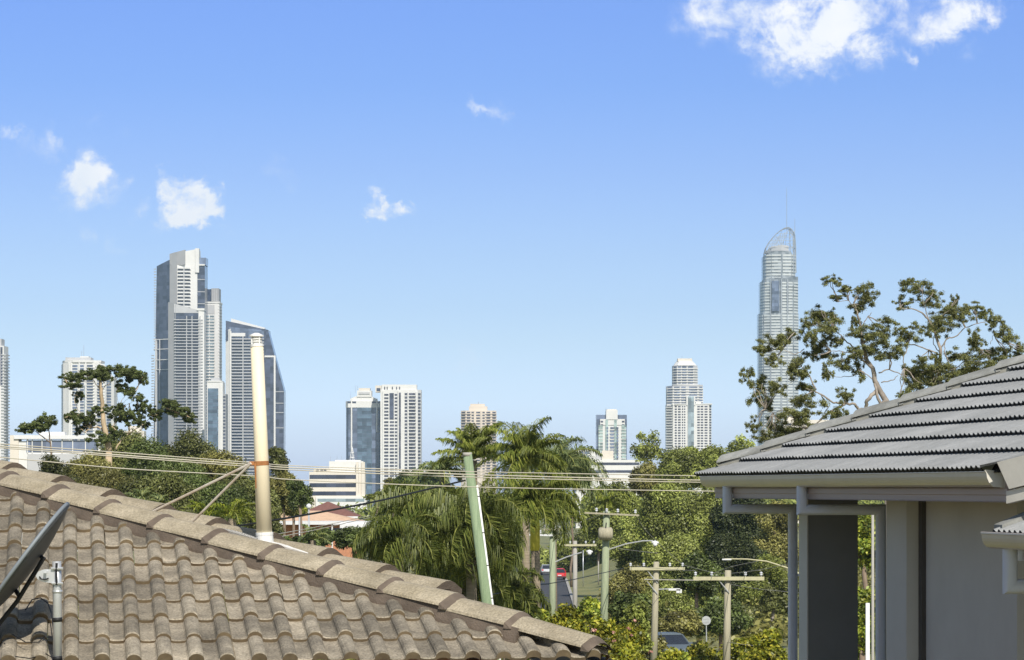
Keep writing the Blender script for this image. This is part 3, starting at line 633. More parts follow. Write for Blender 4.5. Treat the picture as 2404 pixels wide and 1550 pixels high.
# second, parallel capped hip of the wing behind
H2 = Hip0 + q * .50 - nn * .045 + h * 1.35
mb = MB()
for i in range(12):
    a = H2 + h * (i * .46) + nn * rng.uniform(-.004, .004); b = H2 + h * ((i + 1) * .46 + .05)
    A = [a + q * x + nn * (y + .02) for x, y in sec]; Bv = [b + q * (x * .93) + nn * (y - .02) for x, y in sec]; n = len(sec)
    cm = MB(); cm.add(A + Bv, [(j, j + 1, n + j + 1, n + j) for j in range(n - 1)], 0)
    cm.add(A + [p - nn * .05 for p in A], [(j + 1, j, n + j, n + j + 1) for j in range(n - 1)], 1)
    cm.build('ridge_cap', [M['cap'], M['mortar']], roof)
mb.extrude([H2, H2 + h * 5.6], [(-.15, -.10), (-.130, .09), (-.05, .12), (.05, .12), (.130, .09), (.15, -.10)], q, nn); mb.build('mortar_bed', M['mortar'], roof)
# gutters, fascia, walls
def gut(p0, p1, out, part='gutter'):
    mb = MB(); pr = [(0, 0), (0, .10), (-.012, .105), (-.012, -.012), (.11, -.012), (.115, .10), (.10, .11), (.098, .10), (.102, 0)]
    mb.extrude([p0, p1], pr, out, Z); return mb.build(part, M['gutterd'], lh)
gut(O - E * 9 - U * .04 - Z * .135, O + E * .17 - U * .04 - Z * .135, -U)
gut(O + E * .04 - Z * .135 - U * .16, O + E * .04 + U * 9 - Z * .145, E)
mb = MB()
c0 = O - Z * .16
for (a, b, ww) in ((c0 - E * 9 + U * .3, c0 - E * .3 + U * .3, .1), (c0 - E * .3 + U * .3, c0 - E * .3 + U * 9, .1)):
    d = (b - a).normalized(); m_ = (a + b) / 2; mb.box((m_.x, m_.y, (gl + c0.z) / 2), d * ((b - a).length / 2), d.cross(Z) * ww, (0, 0, (c0.z - gl) / 2))
mb.build('wall', M['orange'], lh)

# cream vent pipe with its collar, band and stays
def onface(px, py, lift=0.0):     # where the sight line of a photo pixel meets the front roof plane
    d = Vector(((px - CX) / F, 1, (HY - py) / F)); nrm = (Z - U * TP); o = Vector((0, 0, CZ))
    return o + d * ((O + Z * lift - o).dot(nrm) / d.dot(nrm))
Dp = 16.9
b0, b1 = P(622, 1282, Dp), P(603, 812, Dp)
vp = thing('vent_pipe', 'tall cream vent pipe with rust band standing on the left tiled roof', 'vent pipe', b0)
mb = MB(); mb.tube([P(620.5, 1252, Dp), P(612, 1030, Dp), b1], [.047, .042, .0385], 20); mb.build('pipe', M['cream'], vp, True)
mb = MB(); mb.tube([P(622.5, 1290, Dp), P(620.6, 1254, Dp)], [.056, .0515], 20); mb.tube([P(620.8, 1257, Dp), P(620.4, 1250, Dp)], .0535, 20); mb.build('base_collar', M['pvc'], vp, False)
mb = MB(); mb.tube([P(603, 814, Dp), P(602.6, 808, Dp)], .041, 18); mb.tube([P(602.6, 810, Dp), P(602, 790, Dp)], .026, 14)
for y in (803, 797): mb.tube([P(602.3, y, Dp), P(602.2, y - 2.5, Dp)], .034, 16)
mb.tube([P(602, 790.5, Dp), P(602, 786.5, Dp)], [.044, .044], 18); mb.tube([P(602, 786.5, Dp), P(602, 782, Dp)], [.040, .014], 18)
for a in range(4):
    o_ = Vector((math.cos(a * 1.57 + .6), math.sin(a * 1.57 + .6), 0)) * .033; mb.tube([P(602.5, 809, Dp) + o_, P(602, 788, Dp) + o_], .005, 5)
mb.build('cowl', M['pvc'], vp, False)
bc = P(613.6, 1088, Dp); ax = (b1 - b0).normalized()
mb = MB(); mb.tube([bc - ax * .013, bc + ax * .013], .0455, 20); mb.box(bc - Vector((.056, 0.012, 0)), (.014, 0, 0), (0, .006, 0), (0, 0, .012)); mb.build('band', M['rust'], vp)
mb = MB(); mb.tube([bc - ax * .15 + Vector((-.036, -.027, 0)), bc + Vector((-.034, -.027, 0))], [.0035, .008], 6); mb.build('rust_streak', M['rust'], vp)
for (x, y, r) in ((353, 1204, .0078), (448, 1229, .0074)):
    e = onface(x, y, .06); mb = MB(); mb.tube([e, e.lerp(bc - Vector((.06, .02, 0)), .5), bc - Vector((.06, .02, 0))], r, 6); mb.build('stay', M['stay'], vp)
mb = MB()
def hipat(px, dn, dq):
    return min((Hip0 + h * (i * .02) + nn * dn + q * dq for i in range(350)), key=lambda p: abs(p.x / p.y * F + CX - px))
for a, b, dn, dq in ((508, 606, .145, .085), (640, 722, .143, .09)):
    mb.tube([hipat(a + (b - a) * i / 5, dn, dq) for i in range(6)], [.006, .012, .016, .016, .014, .008] if a < 600 else [.014, .016, .016, .012, .010, .006], 6); mb.build('flashing', M['lead'], vp)

# satellite dish on its pole
Dd = 14.95
pb_ = P(136, 1620, 14.72)
dh = thing('satellite_dish', 'grey satellite dish seen edge-on beside a silver pole at roof edge', 'satellite dish', pb_)
top = P(133, 1318, 14.72)
mb = MB(); mb.tube([pb_, P(134.2, 1380, 14.72), top], .0235, 18); mb.tube([P(134.8, 1392, 14.72), P(134.7, 1386, 14.72)], .0262, 18); mb.build('pole', M['galv'], dh, True)
for y in (1455, 1546):
    mb = MB(); mb.tube([P(134.4 + (y - 1380) * .008, y + 5, 14.72), P(134.4, y - 5, 14.72)], .0255, 18); mb.build('band', M['black'], dh, True)
mb = MB(); mb.box(P(134, 1655, 14.80), (.09, 0, 0), (0, .06, 0), (0, 0, .05)); mb.tube([pb_, P(136, 1660, 14.72)], .0235, 14); mb.build('foot_bracket', M['galv'], dh)
# reflector: shallow bowl, axis up and to the left
cD = P(55, 1318, Dd + .02); ax = Vector((-.80, -.065, .59)).normalized()
u1 = (Vector((.59, 0, .80)) - ax * Vector((.59, 0, .80)).dot(ax)).normalized(); u2 = ax.cross(u1)
mb = MB(); R1, R2, n, rg = .385, .36, 40, 7
front = []; back = []
for j in range(rg + 1):
    r = j / rg
    for i in range(n):
        a = 2 * math.pi * i / n; p = cD + u1 * (R1 * r * math.cos(a)) + u2 * (R2 * r * math.sin(a)) + ax * (.05 * (r * r - 1))
        front.append(p); back.append(p - ax * .016)
N_ = len(front); fs = []
for j in range(rg):
    for i in range(n):
        a, b, c_, d_ = j * n + i, j * n + (i + 1) % n, (j + 1) * n + (i + 1) % n, (j + 1) * n + i
        fs += [(a, b, c_, d_), (N_ + d_, N_ + c_, N_ + b, N_ + a)]
fs += [(rg * n + i, rg * n + (i + 1) % n, N_ + rg * n + (i + 1) % n, N_ + rg * n + i) for i in range(n)]
mb.add(front + back, fs, 0); mb.build('reflector', M['dish'], dh, True)
mb = MB(); rim = [cD + u1 * (R1 * math.cos(2 * math.pi * i / n)) + u2 * (R2 * math.sin(2 * math.pi * i / n)) - ax * .006 for i in range(n + 1)]
mb.tube(rim, .011, 6); mb.build('rim', mat('blue_grey_rim', (0.20, 0.225, 0.245), 0.5, 0.05, 4), dh, True)
mb = MB(); bk = cD - ax * .13
mb.tube([P(104, 1308, Dd - .1), P(40, 1412, Dd - .1), P(-30, 1500, Dd - .1)], .012, 8); mb.tube([P(100, 1312, Dd - .1), P(95, 1303, Dd)], .010, 8); mb.tube([P(44, 1398, Dd - .1), P(36, 1385, Dd)], .012, 8)
mb.build('support_arm', M['black'], dh)
mb = MB(); br = [P(x, y, 14.70) for x, y in ((84, 1352), (90, 1342), (103, 1337), (128, 1337), (128, 1372), (118, 1369), (100, 1366), (88, 1360))]
mb.hexa(br, [p + Vector((0, .05, 0)) for p in br]); mb.tube([P(120, 1335, 14.69), P(148, 1335, 14.69)], .006, 6); mb.tube([P(122, 1370, 14.69), P(148, 1370, 14.69)], .006, 6)
for y in (1335, 1370): mb.tube([P(134, y + 3, 14.72), P(134, y - 3, 14.72)], .028, 14)
mb.tube([P(106, 1343, 14.69), P(106, 1343, 14.66)], .008, 8)
mb.build('bracket', M['galv'], dh)
mb = MB(); mb.tube([P(x, y, 14.69) for x, y in ((92, 1354), (97, 1360), (106, 1361), (114, 1358))], .004, 5)
mb.tube([P(133, 1322, 14.69), P(132, 1345, 14.69), P(133, 1374, 14.69)], .007, 6)
mb.build('cable', M['black'], dh)
mb = MB(); pts = [(60, 1432), (75, 1408), (95, 1404), (112, 1416), (121, 1440), (124, 1470), (128, 1500)]
mb.tube([onface(x, y, .09) for x, y in pts], .0035, 5); mb.tube([onface(x, y, .06) for x, y in ((10, 1510), (25, 1540), (70, 1546), (108, 1535), (128, 1548))], .003, 5)
mb.tube([onface(x, y, .07) for x, y in ((30, 1490), (60, 1508), (90, 1508), (105, 1495))], .003, 5)
mb.build('cable', M['black'], dh)

# ------------------------------------------------------------ right grey house
Fc = Vector((1.80, 27.0, CZ)); A_ = Vector((.175, -.985, 0)).normalized(); N2 = Vector((.985, .175, 0)).normalized()
def R(t, s, z): return Fc + A_ * t + N2 * s + Z * z
gr = gz(3, 22)
rh = thing('grey_house', 'modern grey rendered house with grey ribbed tile roof at the right', 'house', (R(4, 2, 0).x, R(4, 2, 0).y, gr))
LEN, TP2, C2, TW = 8.12, .405, .325, .10
def ribbed(s, ext=0.0):
    x = (s / TW) % 1.0
    return x
mb = MB(); nrm2 = (Z - N2 * TP2).normalized()
rp = [(0, 0), (.12, 0), (.24, .012), (.36, .018), (.50, .018), (.62, .012), (.74, 0), (.999, 0)]
NR = 13
rr = random.Random(3)
for r in range(NR):
    s0 = -.045 + r * C2; s1 = s0 + C2 + .04
    t0 = max(0.0, s0); n0 = int(t0 / TW); n1 = int((LEN + 1.9 * s1) / TW) + 1
    fr, bk, lo = [], [], []
    j1 = 0
    for k in range(n0, n1 + 1):
        if k % 3 == 0: j1 = rr.uniform(-.003, .0035)
        for a, hgt in rp:
            t = (k + a) * TW
            if t > LEN + 1.9 * s1 + TW or t < t0: continue
            tf, tb = min(t, LEN + 1.9 * max(0, s0)), min(t, LEN + 1.9 * s1)
            pf = R(tf, s0, .128 + TP2 * s0) + nrm2 * (.030 + hgt * .85 + j1)
            pb2 = R(max(tb, s1), s1, .128 + TP2 * s1) + nrm2 * (.004 + hgt * .12)
            fr.append(pf); bk.append(pb2); lo.append(pf - nrm2 * (.028 + hgt * .82 + j1))
    n = len(fr)
    mb.add(fr + bk, [(i, i + 1, n + i + 1, n + i) for i in range(n - 1)], 0)
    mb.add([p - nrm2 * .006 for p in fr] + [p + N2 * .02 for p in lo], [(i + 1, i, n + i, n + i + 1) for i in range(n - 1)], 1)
    mb.add(fr + [p - nrm2 * .006 for p in fr], [(i + 1, i, n + i, n + i + 1) for i in range(n - 1)], 0)
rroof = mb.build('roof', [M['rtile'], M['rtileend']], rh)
# hidden far slope closes the hip
mb = MB(); top_s = NR * C2
mb.quad(R(0, 0, .12), R(top_s, top_s, .12 + TP2 * top_s), R(top_s, 9, .12 + TP2 * top_s), R(0, 9 + top_s, .12)); mb.build('roof', M['rtile'], rh)
hh = (N2 + A_ + Z * TP2); hl2 = hh.length; hh.normalize(); qq = (N2 - A_).normalized(); nq = hh.cross(qq).normalized()
if nq.z < 0: nq = -nq
sec = [(-.158, .048), (-.154, .064), (-.06, .116), (-.022, .130), (.022, .130), (.06, .116), (.154, .064), (.158, .048)]
H0 = R(0, 0, .14) - nq * .055 + hh * .30
mb = MB(); mb.extrude([H0, H0 + hh * 6], [(-.15, -.08), (-.14, .055), (-.06, .09), (.06, .09), (.14, .055), (.15, -.08)], qq, nq); mb.build('mortar_bed', M['rmortar'], rroof)
for i in range(11):
    a = H0 + hh * (i * .5) + nq * rr.uniform(-.005, .012); b = H0 + hh * ((i + 1) * .5 + .04) + nq * rr.uniform(-.02, -.005)
    n = len(sec); A = [a + qq * x + nq * (y + .012) for x, y in sec]; Bv = [b + qq * (x * .94) + nq * y for x, y in sec]
    mb = MB(); mb.add(A + Bv, [(j, j + 1, n + j + 1, n + j) for j in range(n - 1)], 0)
    mb.add(A + [p - nq * .035 for p in A], [(j + 1, j, n + j, n + j + 1) for j in range(n - 1)], 1)
    mb.build('ridge_cap', [M['rcap'], M['rmortar']], rroof)
gp = [(0, .122), (-.008, .118), (-.008, .108), (0, .104), (.002, .078), (.006, .058), (.016, .038), (.034, .02), (.06, .009), (.112, .006), (.116, .105), (.106, .105), (.1, .03), (.03, .05), (.012, .118)]
mb = MB(); mb.extrude([R(.10, -.02, 0), R(LEN, -.02, 0)], gp, N2, Z); rg_ = mb.build('gutter', M['gutter'], rh)
mb = MB(); ec = [(0, .125), (-.012, .122), (.0, .10), (.004, .07), (.02, .035), (.05, .008), (.112, .004), (.118, .11)]
mb.extrude([R(LEN, -.021, 0), R(LEN + .02, -.021, 0)], ec, N2, Z); mb.build('gutter_end', M['endcap'], rg_)
mb = MB(); mb.extrude([R(LEN - .03, .0, 0), R(LEN + .012, .0, 0)], [(.094, .0), (.122, .0), (.122, .118), (.094, .118)], N2, Z); mb.build('gutter_bracket', M['endcap'], rg_)
mb = MB(); fp = [(.115, .10), (.115, .003), (.108, -.002), (.108, -.045), (.116, -.05), (.116, -.088), (.108, -.096), (.16, -.096), (.16, .10)]
mb.extrude([R(.16, 0, 0), R(LEN + .06, 0, 0)], fp, N2, Z); mb.build('fascia', M['fascia'], rh)
mb = MB(); mb.extrude([R(.10, .165, -.088), R(LEN + .02, .165, -.088)], [(0, 0), (5, 0), (5, .03), (0, .03)], N2, Z); mb.build('soffit', M['soffit'], rh)
# verge at the near end: tile edge above, barge board below
def slab(t0, t1, s0, z0, z1, sl, ln, part, m, lean=.04, par=None):
    mb = MB(); a = [R(t0, s0, z1), R(t0, s0 + ln, z1 + sl * ln), R(t0, s0 + ln, z0 + sl * ln), R(t0, s0 + lean, z0)]
    b = [R(t1, s0, z1), R(t1, s0 + ln, z1 + sl * ln), R(t1, s0 + ln, z0 + sl * ln), R(t1, s0 + lean, z0)]
    mb.hexa(a, b); return mb.build(part, M[m], par or rh)
VD = N2 + A_ * 1.9 + Z * TP2; VH = (N2 + A_ * 1.9).normalized(); VO = VH.cross(Z); VO = VO if VO.dot(A_) > 0 else -VO
def verge(s0, s1, z0, z1, o0, o1, part, m, par, lean=0.0):
    mb = MB(); b = R(LEN, 0, 0)
    a = [b + VD * s0 + Z * z1, b + VD * s1 + Z * z1, b + VD * s1 + Z * z0, b + VD * (s0 + lean) + Z * z0]
    mb.hexa([p + VO * o0 for p in a], [p + VO * o1 for p in a]); return mb.build(part, M[m], par)
verge(.07, 2.5, -.055, .145, .0, .08, 'verge_tile', 'endcap', rroof, .05)  # paler material stands in for sunlight on this face
mb = MB(); mb.hexa([R(LEN - .05, .03, .105), R(LEN - .05, .068, .165), R(LEN - .05, .068, .105)], [R(LEN + .06, .025, .105), R(LEN + .06, .068, .165), R(LEN + .06, .068, .105)]); mb.build('verge_opening_shade', M['rtileend'], rroof)  # solid wedge, coloured near-black for the shade inside the open end
verge(.10, 2.5, -.145, -.062, .01, .06, 'barge_board', 'endcap', rh)
# walls and columns
def panel(t0, t1, s0, s1, m, part='wall', z1=-.075, z0=None):
    mb = MB(); zb = (gr - CZ) if z0 is None else z0
    mb.hexa([R(t0, s0, zb), R(t1, s0, zb), R(t1, s1, zb), R(t0, s1, zb)], [R(t0, s0, z1), R(t1, s0, z1), R(t1, s1, z1), R(t0, s1, z1)])
    return mb.build(part, M[m], rh)
panel(1.36, 1.61, .615, 1.085, 'wallshade', 'column'); panel(1.352, 1.618, .603, .615, 'wallr', 'column_lit_side')  # thin pale skin paints the sky-lit left side onto the dark column
panel(3.98, 4.51, .60, .76, 'wallr', 'column'); panel(4.513, 4.60, .70, .76, 'gutterd', 'shadow_joint')
panel(4.60, 6.68, .735, 5.0, 'wallr'); panel(6.68, 11.5, 1.02, 5.0, 'wallr')
panel(0.6, 4.1, 3.4, 3.6, 'wallshade')
def elbow(mb, a, b, r):
    mb.tube([a, b], r, 16)
def downpipe(t, s0, s1, zt, zr, r, clips):
    mb = MB(); a, b, c_, d_ = R(t, s0, zt), R(t, s0, zr), R(t, s1, zr), R(t, s1, gr - CZ)
    # mitred joints: rings are cut on the bisecting plane
    n = 18; rings = []
    def ring(p, kind):
        out = []
        for i in range(n):
            x, y = r * math.cos(2 * math.pi * i / n), r * math.sin(2 * math.pi * i / n)
            if kind == 'v': out.append(p + N2 * x + A_ * y)
            else: out.append(p + N2 * x + A_ * y + Z * x * (1 if kind == 'm1' else -1) * 1.0)
        return out
    def ringm(p, sgn): return [p + N2 * (r * math.cos(2 * math.pi * i / n)) + A_ * (r * math.sin(2 * math.pi * i / n)) + Z * (sgn * r * math.cos(2 * math.pi * i / n)) for i in range(n)]
    rs = [ring(a, 'v'), ringm(b, 1), ringm(c_, 1), ring(d_, 'v')]
    k = 0; vs = [v for q_ in rs for v in q_]
    mb.add(vs, [(j * n + i, j * n + (i + 1) % n, (j + 1) * n + (i + 1) % n, (j + 1) * n + i) for j in range(3) for i in range(n)])
    o = mb.build('downpipe', M['pipeg'], rh)
    # flat-shaded joints, smooth sides
    mc = MB()
    for z in (zr - .62, zr - 2.6):
        p = R(t, s1, z); mc.tube([p - Z * .012, p + Z * .012], r + .003, 16); mc.box(p + N2 * (r + .02) + A_ * .02, N2 * .03, A_ * .02, (0, 0, .008))
    mc.build('pipe_clip', M['pipeg'], o); return o
dp1 = downpipe(.84, .06, .69, .03, -.195, .045, 1); dp2 = downpipe(3.35, .06, .752, .03, -.183, .045, 1)
for o in (dp1, dp2):
    for p in o.data.polygons: p.use_smooth = True
    try: o.data.set_sharp_from_angle(angle=rad(50))
    except Exception: pass
# lower lean-to roof at the right edge
lt0, lt1, zz = 8.30, 11.5, -.415
mb = MB(); mb.extrude([R(lt0 - .12, -.07, zz), R(lt1, -.07, zz)], gp, N2, Z); mb.build('gutter', M['gutter'], rh)
mb = MB()
for r in range(6):
    s0 = -.03 + r * C2; s1 = s0 + C2 + .02; fr, bk = [], []
    for k in range(int((lt1 - lt0) / TW)):
        for a, hgt in rp:
            t = lt0 + (k + a) * TW; fr.append(R(t, s0, zz + .115 + TP2 * s0) + nrm2 * (.022 + hgt)); bk.append(R(t, s1, zz + .115 + TP2 * s1) + nrm2 * (.004 + hgt * .8))
    n = len(fr); mb.add(fr + bk, [(i, i + 1, n + i + 1, n + i) for i in range(n - 1)], 0)
    mb.add(fr + [p - nrm2 * .03 for p in fr], [(i + 1, i, n + i, n + i + 1) for i in range(n - 1)], 1)
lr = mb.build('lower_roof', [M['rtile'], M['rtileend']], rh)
slabm = MB(); a = [R(lt0 - .07, -.0, zz + .10), R(lt0 - .07, 1.05, zz + .10 + TP2 * 1.05), R(lt0 - .07, 1.05, zz + .17 + TP2 * 1.05), R(lt0 - .07, .0, zz + .17)]
slabm.hexa(a, [p + A_ * .16 for p in a]); slabm.build('verge_tile', M['rcap'], lr)
mb = MB(); mb.extrude([R(lt0, 0, zz), R(lt1, 0, zz)], [(.11, .1), (.11, -.07), (1.0, -.07), (1.0, .1)], N2, Z); mb.build('fascia', M['gutter'], rh)
dp3 = downpipe(8.43, .04, .9, zz + .03, zz - .24, .05, 1)
for p in dp3.data.polygons: p.use_smooth = True
try: dp3.data.set_sharp_from_angle(angle=rad(50))
except Exception: pass
mb = MB(); mb.box(R(8.75, .62, zz - .14), N2 * .035, A_ * .03, (0, 0, .05)); mb.build('meter_box', M['arm'], rh)
# ------------------------------------------------------------ trees, palms, shrubs
nr = np.random.default_rng(11)
def leaf_quads(cent, rad3, n, size, out=.95, up=.4, aspect=.55, shell=.55, droop=0.0):
    """n rhombic leaves spread through an ellipsoid"""
    d = nr.normal(size=(n, 3)); d /= np.linalg.norm(d, axis=1, keepdims=True)
    r = shell + (1 - shell) * nr.random((n, 1)); r *= nr.uniform(.72, 1.12, (n, 1)); k = nr.random((n, 1)) < .22; r = np.where(k, r * nr.random((n, 1)), r)
    p = np.array(cent) + d * r * np.array(rad3)
    nm = nr.normal(size=(n, 3)); nm /= np.linalg.norm(nm, axis=1, keepdims=True)
    nm = nm + out * d + np.array([0, 0, up]); nm /= np.linalg.norm(nm, axis=1, keepdims=True)
    a = nr.normal(size=(n, 3)) + np.array([0, 0, -droop]); a -= nm * np.sum(a * nm, axis=1, keepdims=True); a /= np.linalg.norm(a, axis=1, keepdims=True)
    b = np.cross(nm, a); s = size * nr.uniform(.6, 1.35, (n, 1))
    return np.stack([p - a * s, p - b * s * aspect, p + a * s, p + b * s * aspect], axis=1)

def limb(mb, a, b, r0, r1, wob=.12, n=5, rs=random):
    a, b = Vector(a), Vector(b); L = (b - a).length
    pts = [a.lerp(b, i / n) + (Vector((rs.uniform(-1, 1), rs.uniform(-1, 1), rs.uniform(-1, 1))) * wob * L * .25 if 0 < i < n else Vector()) for i in range(n + 1)]
    mb.tube(pts, [r0 + (r1 - r0) * i / n for i in range(n + 1)], 6)

def tree(name, label, cat, px, pt, w, pb, D, lm, tm='trunk', seed=0, nc=16, leafpx=6.0, cover=2.4, group=None, flat=.72, tr=.16, spread=1.0, thin=1.0):
    rs = random.Random(seed * 7 + 1); s = D / F
    c = P(px, (pt + pb) / 2, D); rx = w / 2 * s; rz = (pb - pt) / 2 * s; ry = rx * .8
    g = gz(c.x, D); o = thing(name, label, cat, (c.x, D, g), group)
    Q = []; cl = []; TT = []
    for i in range(nc):
        for _ in range(30):
            v = Vector((rs.gauss(0, 1), rs.gauss(0, 1), rs.gauss(0, 1))).normalized()
            if v.z > -.75: break
        k = rs.uniform(.5, .8); cc = c + Vector((v.x * rx, v.y * ry, v.z * rz)) * k
        r = rs.uniform(.28, .46) * spread
        rr3 = (rx * r * rs.uniform(.8, 1.35), ry * r * 1.2, min(rx, rz) * r * flat * 1.5); cl.append((cc, rr3))
    cl.append((c, (rx * .6, ry * .6, rz * .62)))
    for cc, r3 in cl:
        n = int(1.9 * thin * cover * math.pi * (r3[0] / s) * (r3[2] / s) / (leafpx * leafpx * .55 * 1.1)) + 6
        Q.append(leaf_quads(cc, r3, n, leafpx * s * .8)); TT.append(np.full(n, rs.uniform(.45, 1.45)))
    np_mesh('crown', np.concatenate(Q), 4, M[lm], o, tint=np.concatenate(TT))
    mb = MB(); r0 = max(tr, rx * .07); base = Vector((c.x + rs.uniform(-.1, .1) * rx, D, g - .2)); fork = c - Vector((rs.uniform(-.1, .1) * rx, 0, rz * .45))
    limb(mb, base, fork, r0, r0 * .6, .06, 5, rs)
    for cc, r3 in cl[:-1:2]: limb(mb, fork, cc, r0 * .45, r0 * .1, .3, 4, rs)
    mb.build('trunk', M[tm], o, True)
    return o

def from_zoom(x0, y0, sc, lst): return [(x0 + a / sc, y0 + b / sc, c / sc, d / sc) for a, b, c, d in lst]
def traced_tree(label, D, cl, br, lm, tm, basepx, leafpx, cover, seed, flatdepth=1.0, name='gum_tree', group=None, dspread=40, grow=1.32):
    TT = []; rs = random.Random(seed); s = D / F; b = P(basepx, HY, D); g = gz(b.x, D)
    o = thing(name, label, 'tree', (b.x, D, g), group); Q = []
    for (x, y, rx, ry) in cl:
        rx *= grow; ry *= grow; dd = rs.uniform(-dspread, dspread) * s; c = P(x, y, D) + Vector((0, dd, 0)); n_ = 22
        for k in range(n_):      # each clump is a handful of sprays
            an = rs.uniform(0, 6.28); q = rs.uniform(.1, 1.06)
            cc = c + Vector((math.cos(an) * rx * q * s, rs.uniform(-.6, .6) * rx * s, math.sin(an) * ry * q * s)); r = rs.uniform(.2, .42)
            r3 = (rx * r * s, rx * r * s, ry * r * s * 1.15); n = int(2.6 * cover * math.pi * rx * ry * r * r / (leafpx * leafpx * .6)) + 6
            Q.append(leaf_quads(cc, r3, n, leafpx * s * .8, shell=.15, aspect=.42, droop=.5)); TT.append(np.full(n, rs.uniform(.6, 1.25)))
    np_mesh('crown', np.concatenate(Q), 4, M[lm], o, tint=np.concatenate(TT))
    mb = MB()
    for pts, w0, w1 in br:
        m = len(pts); dd = [rs.uniform(-10, 10) * s for _ in pts]; dd[0] = 0
        P3 = [P(x, y, D) + Vector((0, dd[i], 0)) for i, (x, y) in enumerate(pts)]
        fine = []; wd = []
        for i in range(m - 1):
            for k in range(4):
                t_ = k / 4; fine.append(P3[i].lerp(P3[i + 1], t_) + (Vector((rs.uniform(-1, 1), 0, rs.uniform(-1, 1))) * 1.6 * s if k else Vector())); wd.append(w0 + (w1 - w0) * (i + t_) / (m - 1))
        fine.append(P3[-1]); wd.append(w1)
        mb.tube(fine, [w / 2 * s for w in wd], 7)
    x, y = br[0][0][0]; a = P(x, y, D); mb.tube([(b.x, D, g - .3), a.lerp(Vector((b.x, D, g)), .4), a], [br[0][1] * .75 * s, br[0][1] * .6 * s, br[0][1] / 2 * s], 8)
    # twigs into the clumps
    ends = [P(x, y, D) for pts, _, _ in br for x, y in pts[1:]]
    for (x, y, rx, ry) in cl:
        c = P(x, y, D); e = min(ends, key=lambda p: (p - c).length)
        for k in range(2): limb(mb, e, c + Vector((rs.uniform(-.6, .6) * rx * s, 0, rs.uniform(-.4, .6) * ry * s)), 1.5 * s, .6 * s, .35, 4, rs)
    mb.build('trunk', M[tm], o, True); return o

# right gum, two trees traced
c1 = [(780, 35, 65, 38), (900, 100, 55, 38), (1060, 130, 85, 68), (850, 170, 70, 22), (1040, 230, 85, 48), (700, 310, 105, 62), (610, 390, 75, 70), (810, 330, 65, 60), (760, 440, 105, 60), (640, 520, 65, 58), (700, 580, 85, 58), (650, 650, 65, 48), (830, 540, 55, 48), (985, 370, 40, 60), (1190, 420, 100, 60), (1100, 490, 140, 60), (1180, 590, 125, 68), (1310, 600, 78, 58), (1000, 630, 75, 38), (880, 720, 90, 58), (740, 810, 48, 70), (1020, 760, 50, 78), (440, 480, 78, 48), (300, 540, 95, 55), (200, 610, 55, 40), (290, 690, 55, 45), (460, 740, 75, 78), (540, 810, 55, 55), (580, 920, 78, 58), (70, 845, 50, 60), (200, 910, 78, 68), (330, 930, 68, 55), (215, 1040, 80, 80), (570, 1080, 125, 68), (490, 1150, 115, 58), (340, 1250, 85, 78), (130, 1230, 55, 55), (360, 1330, 115, 55), (230, 1350, 70, 45), (820, 1150, 70, 55), (900, 980, 60, 55), (600, 1250, 100, 40), (480, 1300, 80, 60)]
b1_ = [([(1250, 1050), (1200, 960), (1150, 870), (1130, 760), (1080, 680), (1040, 560), (1030, 400), (1000, 290), (970, 220)], 52, 10), ([(1240, 1030), (1190, 1060), (1160, 960), (1140, 850)], 30, 20), ([(1160, 950), (1080, 1030), (1070, 1100), (1010, 1100), (980, 1060), (900, 1055), (800, 1050), (700, 980), (650, 950)], 34, 10), ([(700, 980), (760, 1090), (690, 1190)], 12, 6), ([(650, 950), (540, 1000), (440, 1100)], 11, 5), ([(660, 940), (590, 800), (540, 740)], 13, 6), ([(900, 1060), (780, 1120), (700, 1190), (640, 1240)], 20, 8), ([(1130, 770), (1030, 680), (960, 580), (880, 510), (800, 440)], 18, 6), ([(1080, 690), (980, 640), (880, 620), (780, 620)], 11, 5), ([(1200, 880), (1300, 860), (1340, 820)], 10, 5), ([(1180, 800), (1270, 770), (1350, 800), (1420, 830)], 12, 6), ([(440, 1100), (300, 1130), (240, 1100)], 7, 4), ([(1000, 290), (930, 200), (840, 210)], 8, 4), ([(1150, 870), (1060, 800), (930, 830), (800, 830)], 9, 4), ([(560, 600), (480, 650), (380, 600)], 8, 4), ([(1030, 420), (1090, 330), (1120, 300)], 9, 4)]
c2 = [(1360, 450, 68, 40), (1470, 470, 85, 58), (1500, 90, 105, 58), (1640, 160, 88, 58), (1390, 220, 68, 38), (1440, 40, 45, 25), (1830, 200, 38, 58), (1760, 270, 135, 55), (1850, 340, 75, 55), (1700, 420, 90, 65), (1640, 440, 50, 55), (1990, 265, 85, 38), (2050, 300, 55, 38), (2130, 380, 65, 55), (2210, 480, 80, 65), (1970, 510, 55, 58), (1990, 585, 65, 48), (1870, 650, 85, 48), (2140, 640, 95, 55), (2000, 720, 145, 55), (1800, 790, 155, 68), (1560, 800, 135, 58), (1500, 900, 105, 78), (1640, 880, 115, 60), (1550, 690, 65, 38), (2150, 720, 55, 38), (2330, 630, 55, 48), (2375, 590, 38, 38), (1650, 690, 35, 55), (1950, 800, 90, 40), (1430, 800, 60, 60), (1360, 1000, 40, 25), (1780, 880, 80, 40), (2250, 640, 50, 30)]
